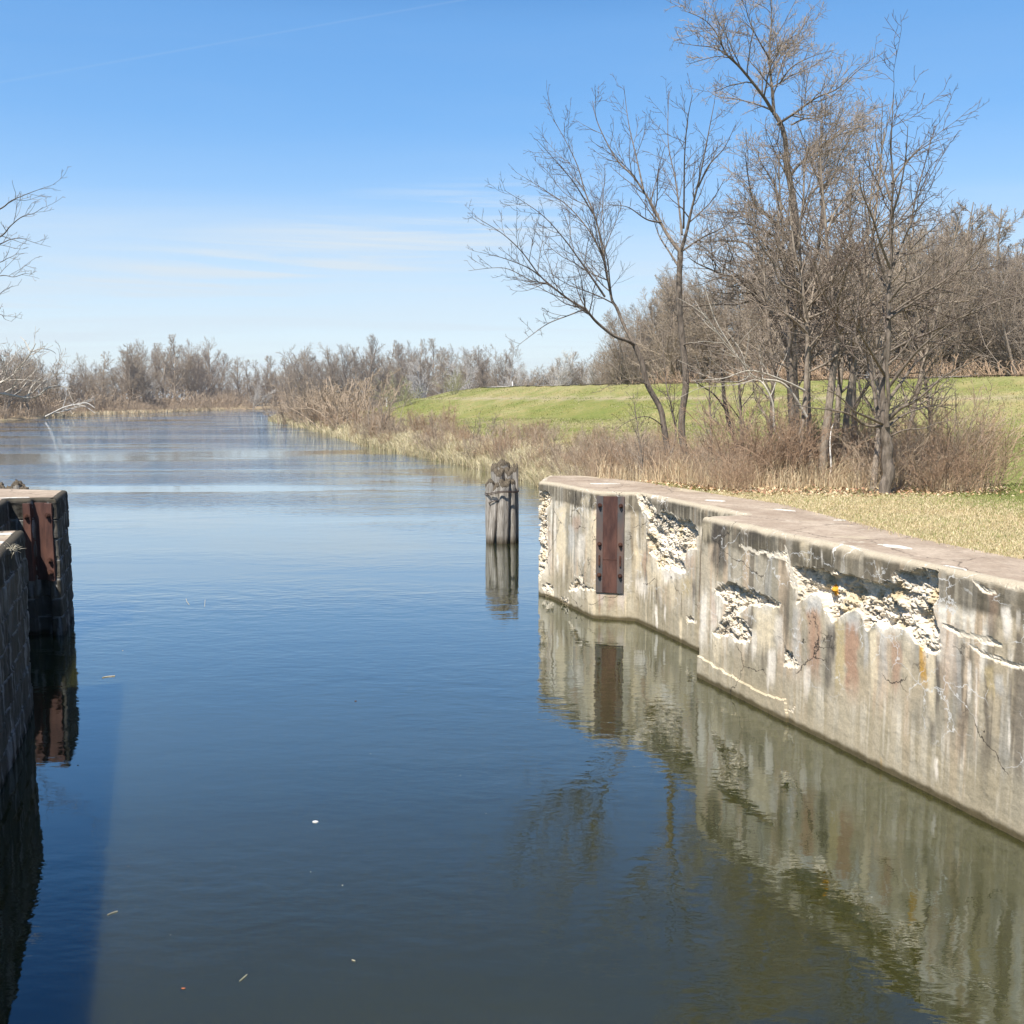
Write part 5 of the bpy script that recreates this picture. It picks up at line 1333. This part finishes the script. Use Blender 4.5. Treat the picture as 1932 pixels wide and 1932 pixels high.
twig_float([(387, 1132), (386, 1145)], .005, 'straight straw floating beside a bent straw in mid canal', 3)
twig_float([(452, 1852), (458, 1847), (466, 1840)], .0035, 'long thin straw drifting slantwise near the frame bottom', 4)
twig_float([(203, 1727), (212, 1723), (222, 1720)], .0035, 'thin curved straw floating at the edge of the wall shadow', 5)
twig_float([(664, 1812), (670, 1814)], .004, 'short straw floating right of the long slantwise straw', 6)
rg = random.Random(8)
for i in range(16):
    px, py = rg.uniform(160, 1000), rg.uniform(1000, 1920)
    chunk(px, py, rg.uniform(.003, .006) * (1 + 1.0 * (py < 1400)), 'stalk' if rg.random() < .6 else 'bolt', 'tiny speck of debris floating on the canal water', 'debris', 'floating_speck', 50 + i, 'specks floating on the canal')

# distant white building among the trees
Db = 560.0; c = P(563, 742, Y=Db); e = empty('farm_building', (c.x, Db, gz(c.x, Db))); tag(e, 'long low white building glimpsed through the far trees', 'building')
box_obj('wall', (0, 0, 2.3), (8.5, 4, 2.3), (1, 0), (0, 1), M['bldg'], e, 0)
V = np.array([(-9, -4.4, 4.6), (9, -4.4, 4.6), (9, 4.4, 4.6), (-9, 4.4, 4.6), (-9, 0, 6.4), (9, 0, 6.4)])
link('roof', mesh_np('roof', V, [np.array([(0, 1, 5, 4), (2, 3, 4, 5), (0, 3, 2, 1)]), np.array([(0, 4, 3), (1, 2, 5)])]), M['roof'], e)
for dx in (-5, -1, 4): box_obj('door', (dx, -4.05, 1.5), (1.1, .06, 1.5), (1, 0), (0, 1), M['roof'], e, 0)
def post(px, D, h, r, label):
    x = (px - 966) / F * D; tb = Tubes(); tb.add([(0, 0, -.2), (0, 0, h * .5), (0, 0, h), (0, 0, h + .02)], [r, r, r, r * .3], 8)
    o = link('marker_post', tb.mesh('marker_post'), M['bldg']); o.location = (x, D, gz(x, D)); tag(o, label, 'post')
post(967, 177, .9, .10, 'small white marker post on the levee crest'); post(731, 210, 2.0, .16, 'small white post standing in the meadow beside the bank brush')

# ------------------------------------------------------------------ air
hv = np.array([(x, y, z) for z in (-3, 42) for x, y in ((-1750, -195), (1750, -195), (1750, 3400), (-1750, 3400))], float)
hf = np.array([(0, 3, 2, 1), (4, 5, 6, 7), (0, 1, 5, 4), (1, 2, 6, 5), (2, 3, 7, 6), (3, 0, 4, 7)])
hm = bpy.data.materials.new('haze'); hm.use_nodes = True; t_ = hm.node_tree; t_.nodes.remove(t_.nodes['Principled BSDF'])
pv = t_.nodes.new('ShaderNodeVolumePrincipled'); pv.inputs['Color'].default_value = (.86, .92, 1, 1); pv.inputs['Density'].default_value = .00014; pv.inputs['Anisotropy'].default_value = .1
t_.links.new(pv.outputs[0], t_.nodes['Material Output'].inputs['Volume'])
o = link('haze', mesh_np('haze', hv, hf), hm); tag(o, 'thin pale spring haze over the canal', 'haze', kind='stuff')

# ------------------------------------------------------------------ light, sky, camera
el = math.asin(SUN_TO.z); rot = math.atan2(SUN_TO.x, SUN_TO.y)
w = bpy.data.worlds.new('World'); sc.world = w; w.use_nodes = True
nt = w.node_tree; bg = nt.nodes['Background']
sky = nt.nodes.new('ShaderNodeTexSky'); sky.sky_type = 'NISHITA'; sky.sun_disc = False
sky.sun_elevation = el; sky.sun_rotation = rot; sky.altitude = 0; sky.air_density = .8; sky.dust_density = .3; sky.ozone_density = 1.0
tc = nt.nodes.new('ShaderNodeTexCoord'); nrmn = nt.nodes.new('ShaderNodeVectorMath'); nrmn.operation = 'NORMALIZE'; nt.links.new(tc.outputs['Generated'], nrmn.inputs[0])
sep = nt.nodes.new('ShaderNodeSeparateXYZ'); nt.links.new(nrmn.outputs[0], sep.inputs[0])
# thin cirrus: project the direction on a high flat layer, streaks running across
def wm(op, a, b=0.0):
    m = nt.nodes.new('ShaderNodeMath'); m.operation = op
    for v, i in ((a, 0), (b, 1)):
        if hasattr(v, 'is_linked'): nt.links.new(v, m.inputs[i])
        else: m.inputs[i].default_value = v
    return m.outputs[0]
def wramp(f, stops):
    r = nt.nodes.new('ShaderNodeValToRGB'); e = r.color_ramp.elements
    while len(e) < len(stops): e.new(.5)
    for i, (p, c) in enumerate(stops): e[i].position = p; e[i].color = (c, c, c, 1)
    nt.links.new(f, r.inputs['Fac']); return r.outputs['Color']
zz = wm('ADD', wm('MAXIMUM', sep.outputs['Z'], 0.0), .035)
cx = wm('DIVIDE', sep.outputs['X'], zz); cy = wm('DIVIDE', sep.outputs['Y'], zz)
cb = nt.nodes.new('ShaderNodeCombineXYZ'); nt.links.new(cx, cb.inputs[0]); nt.links.new(cy, cb.inputs[1])
mp = nt.nodes.new('ShaderNodeMapping'); mp.inputs['Scale'].default_value = (.22, .62, 1); mp.inputs['Rotation'].default_value = (0, 0, -.18); mp.inputs['Location'].default_value = (3.1, 1.7, 0)
nt.links.new(cb.outputs[0], mp.inputs['Vector'])
nz = nt.nodes.new('ShaderNodeTexNoise'); nz.inputs['Scale'].default_value = 1.0; nz.inputs['Detail'].default_value = 7; nz.inputs['Roughness'].default_value = .62; nz.inputs['Distortion'].default_value = .6
nt.links.new(mp.outputs[0], nz.inputs['Vector'])
cl = wramp(nz.outputs['Fac'], [(.44, 0.0), (.66, .85)])
el_mask = wramp(sep.outputs['Z'], [(.0, .4), (.10, 1.0), (.155, .8), (.19, .2), (.5, .08)])
cl = wm('MULTIPLY', cl, wm('MULTIPLY', el_mask, .35))
wa = (P(60, 575, Y=1000) - Vector((0, 0, EYE))).normalized(); wb = (P(900, 448, Y=1000) - Vector((0, 0, EYE))).normalized(); wn = wa.cross(wb).normalized()
wd = nt.nodes.new('ShaderNodeVectorMath'); wd.operation = 'DOT_PRODUCT'; nt.links.new(nrmn.outputs[0], wd.inputs[0]); wd.inputs[1].default_value = wn
mp2 = nt.nodes.new('ShaderNodeMapping'); mp2.inputs['Scale'].default_value = (2.2, 2.2, 60); mp2.inputs['Rotation'].default_value = (0, .15, 0); nt.links.new(nrmn.outputs[0], mp2.inputs['Vector'])
nz2 = nt.nodes.new('ShaderNodeTexNoise'); nz2.inputs['Scale'].default_value = 1.0; nz2.inputs['Detail'].default_value = 8; nz2.inputs['Roughness'].default_value = .62; nz2.inputs['Distortion'].default_value = .8; nt.links.new(mp2.outputs[0], nz2.inputs['Vector'])
wisp = wm('MULTIPLY', wramp(wm('ADD', wm('MULTIPLY', wd.outputs['Value'], 5.0), .5), [(.18, 0.0), (.44, 1.0), (.53, 1.0), (.68, 0.0)]), wramp(nz2.outputs['Fac'], [(.40, 0.0), (.62, 1.0)]))
wisp = wm('MULTIPLY', wisp, wramp(wm('ADD', wm('MULTIPLY', sep.outputs['X'], .9), .5), [(.05, .3), (.35, 1.0), (.50, .7), (.62, 0.0)]))
cl = wm('MAXIMUM', cl, wisp)
# one faint contrail: a band about a great circle
ca, cbp = Vector((math.cos(1.9), 0, 0)), None
p1 = (P(400, 84, Y=1000) - Vector((0, 0, EYE))).normalized(); p2 = (P(860, 2, Y=1000) - Vector((0, 0, EYE))).normalized(); cn = p1.cross(p2).normalized()
dt = nt.nodes.new('ShaderNodeVectorMath'); dt.operation = 'DOT_PRODUCT'; nt.links.new(nrmn.outputs[0], dt.inputs[0]); dt.inputs[1].default_value = cn
band = wramp(wm('MULTIPLY', wm('ABSOLUTE', dt.outputs['Value']), 100.0), [(.03, .07), (.14, 0.0)])
band = wm('MULTIPLY', band, wramp(sep.outputs['X'], [(.0, 1.0), (.05, 0.0)]))
cl = wm('MAXIMUM', cl, band)
cl = wm('MINIMUM', wm('ADD', cl, wramp(sep.outputs['Z'], [(.0, .8), (.06, .62), (.13, .42), (.19, .10), (.25, 0.0)])), .95)
mx = nt.nodes.new('ShaderNodeMix'); mx.data_type = 'RGBA'; nt.links.new(cl, mx.inputs[0]); hs = nt.nodes.new('ShaderNodeHueSaturation'); hs.inputs['Saturation'].default_value = 1.15; hs.inputs['Hue'].default_value = .505; gm = nt.nodes.new('ShaderNodeGamma'); gm.inputs['Gamma'].default_value = .6; nt.links.new(sky.outputs[0], gm.inputs['Color']); gm.inputs['Gamma'].default_value = .55; hs.inputs['Saturation'].default_value = 1.85; hs.inputs['Value'].default_value = 1.80; nt.links.new(gm.outputs[0], hs.inputs['Color']); deep = nt.nodes.new('ShaderNodeValToRGB'); e_ = deep.color_ramp.elements; e_.new(.5)
for q_, (p_, c_) in enumerate([(.33, (1, 1, 1, 1)), (.50, (.24, .42, .56, 1)), (.9, (.18, .34, .50, 1))]): e_[q_].position = p_; e_[q_].color = c_
nt.links.new(sep.outputs['Z'], deep.inputs['Fac'])
dm = nt.nodes.new('ShaderNodeMix'); dm.data_type = 'RGBA'; dm.blend_type = 'MULTIPLY'; dm.inputs[0].default_value = 1; nt.links.new(hs.outputs[0], dm.inputs[6]); nt.links.new(deep.outputs[0], dm.inputs[7]); nt.links.new(dm.outputs[2], mx.inputs[6]); mx.inputs[7].default_value = (3.15, 3.6, 4.0, 1)
nt.links.new(mx.outputs[2], bg.inputs[0]); bg.inputs[1].default_value = .15

sl = bpy.data.lights.new('sun', 'SUN'); sl.energy = 5.0; sl.angle = math.radians(.53); sl.color = (1.0, .955, .88)
so = bpy.data.objects.new('sun', sl); COL.objects.link(so); so.rotation_euler = SUN_TO.to_track_quat('Z', 'Y').to_euler(); so.location = (-30, -40, 80)

cam = bpy.data.cameras.new('camera'); co = bpy.data.objects.new('camera', cam); COL.objects.link(co)
cam.sensor_width = 36; cam.sensor_height = 36; cam.lens = 36 * F / 1932; cam.clip_end = 6000; cam.clip_start = .1
co.location = (0, 0, EYE); co.rotation_euler = (math.pi / 2 - PITCH, 0, 0)
sc.camera = co
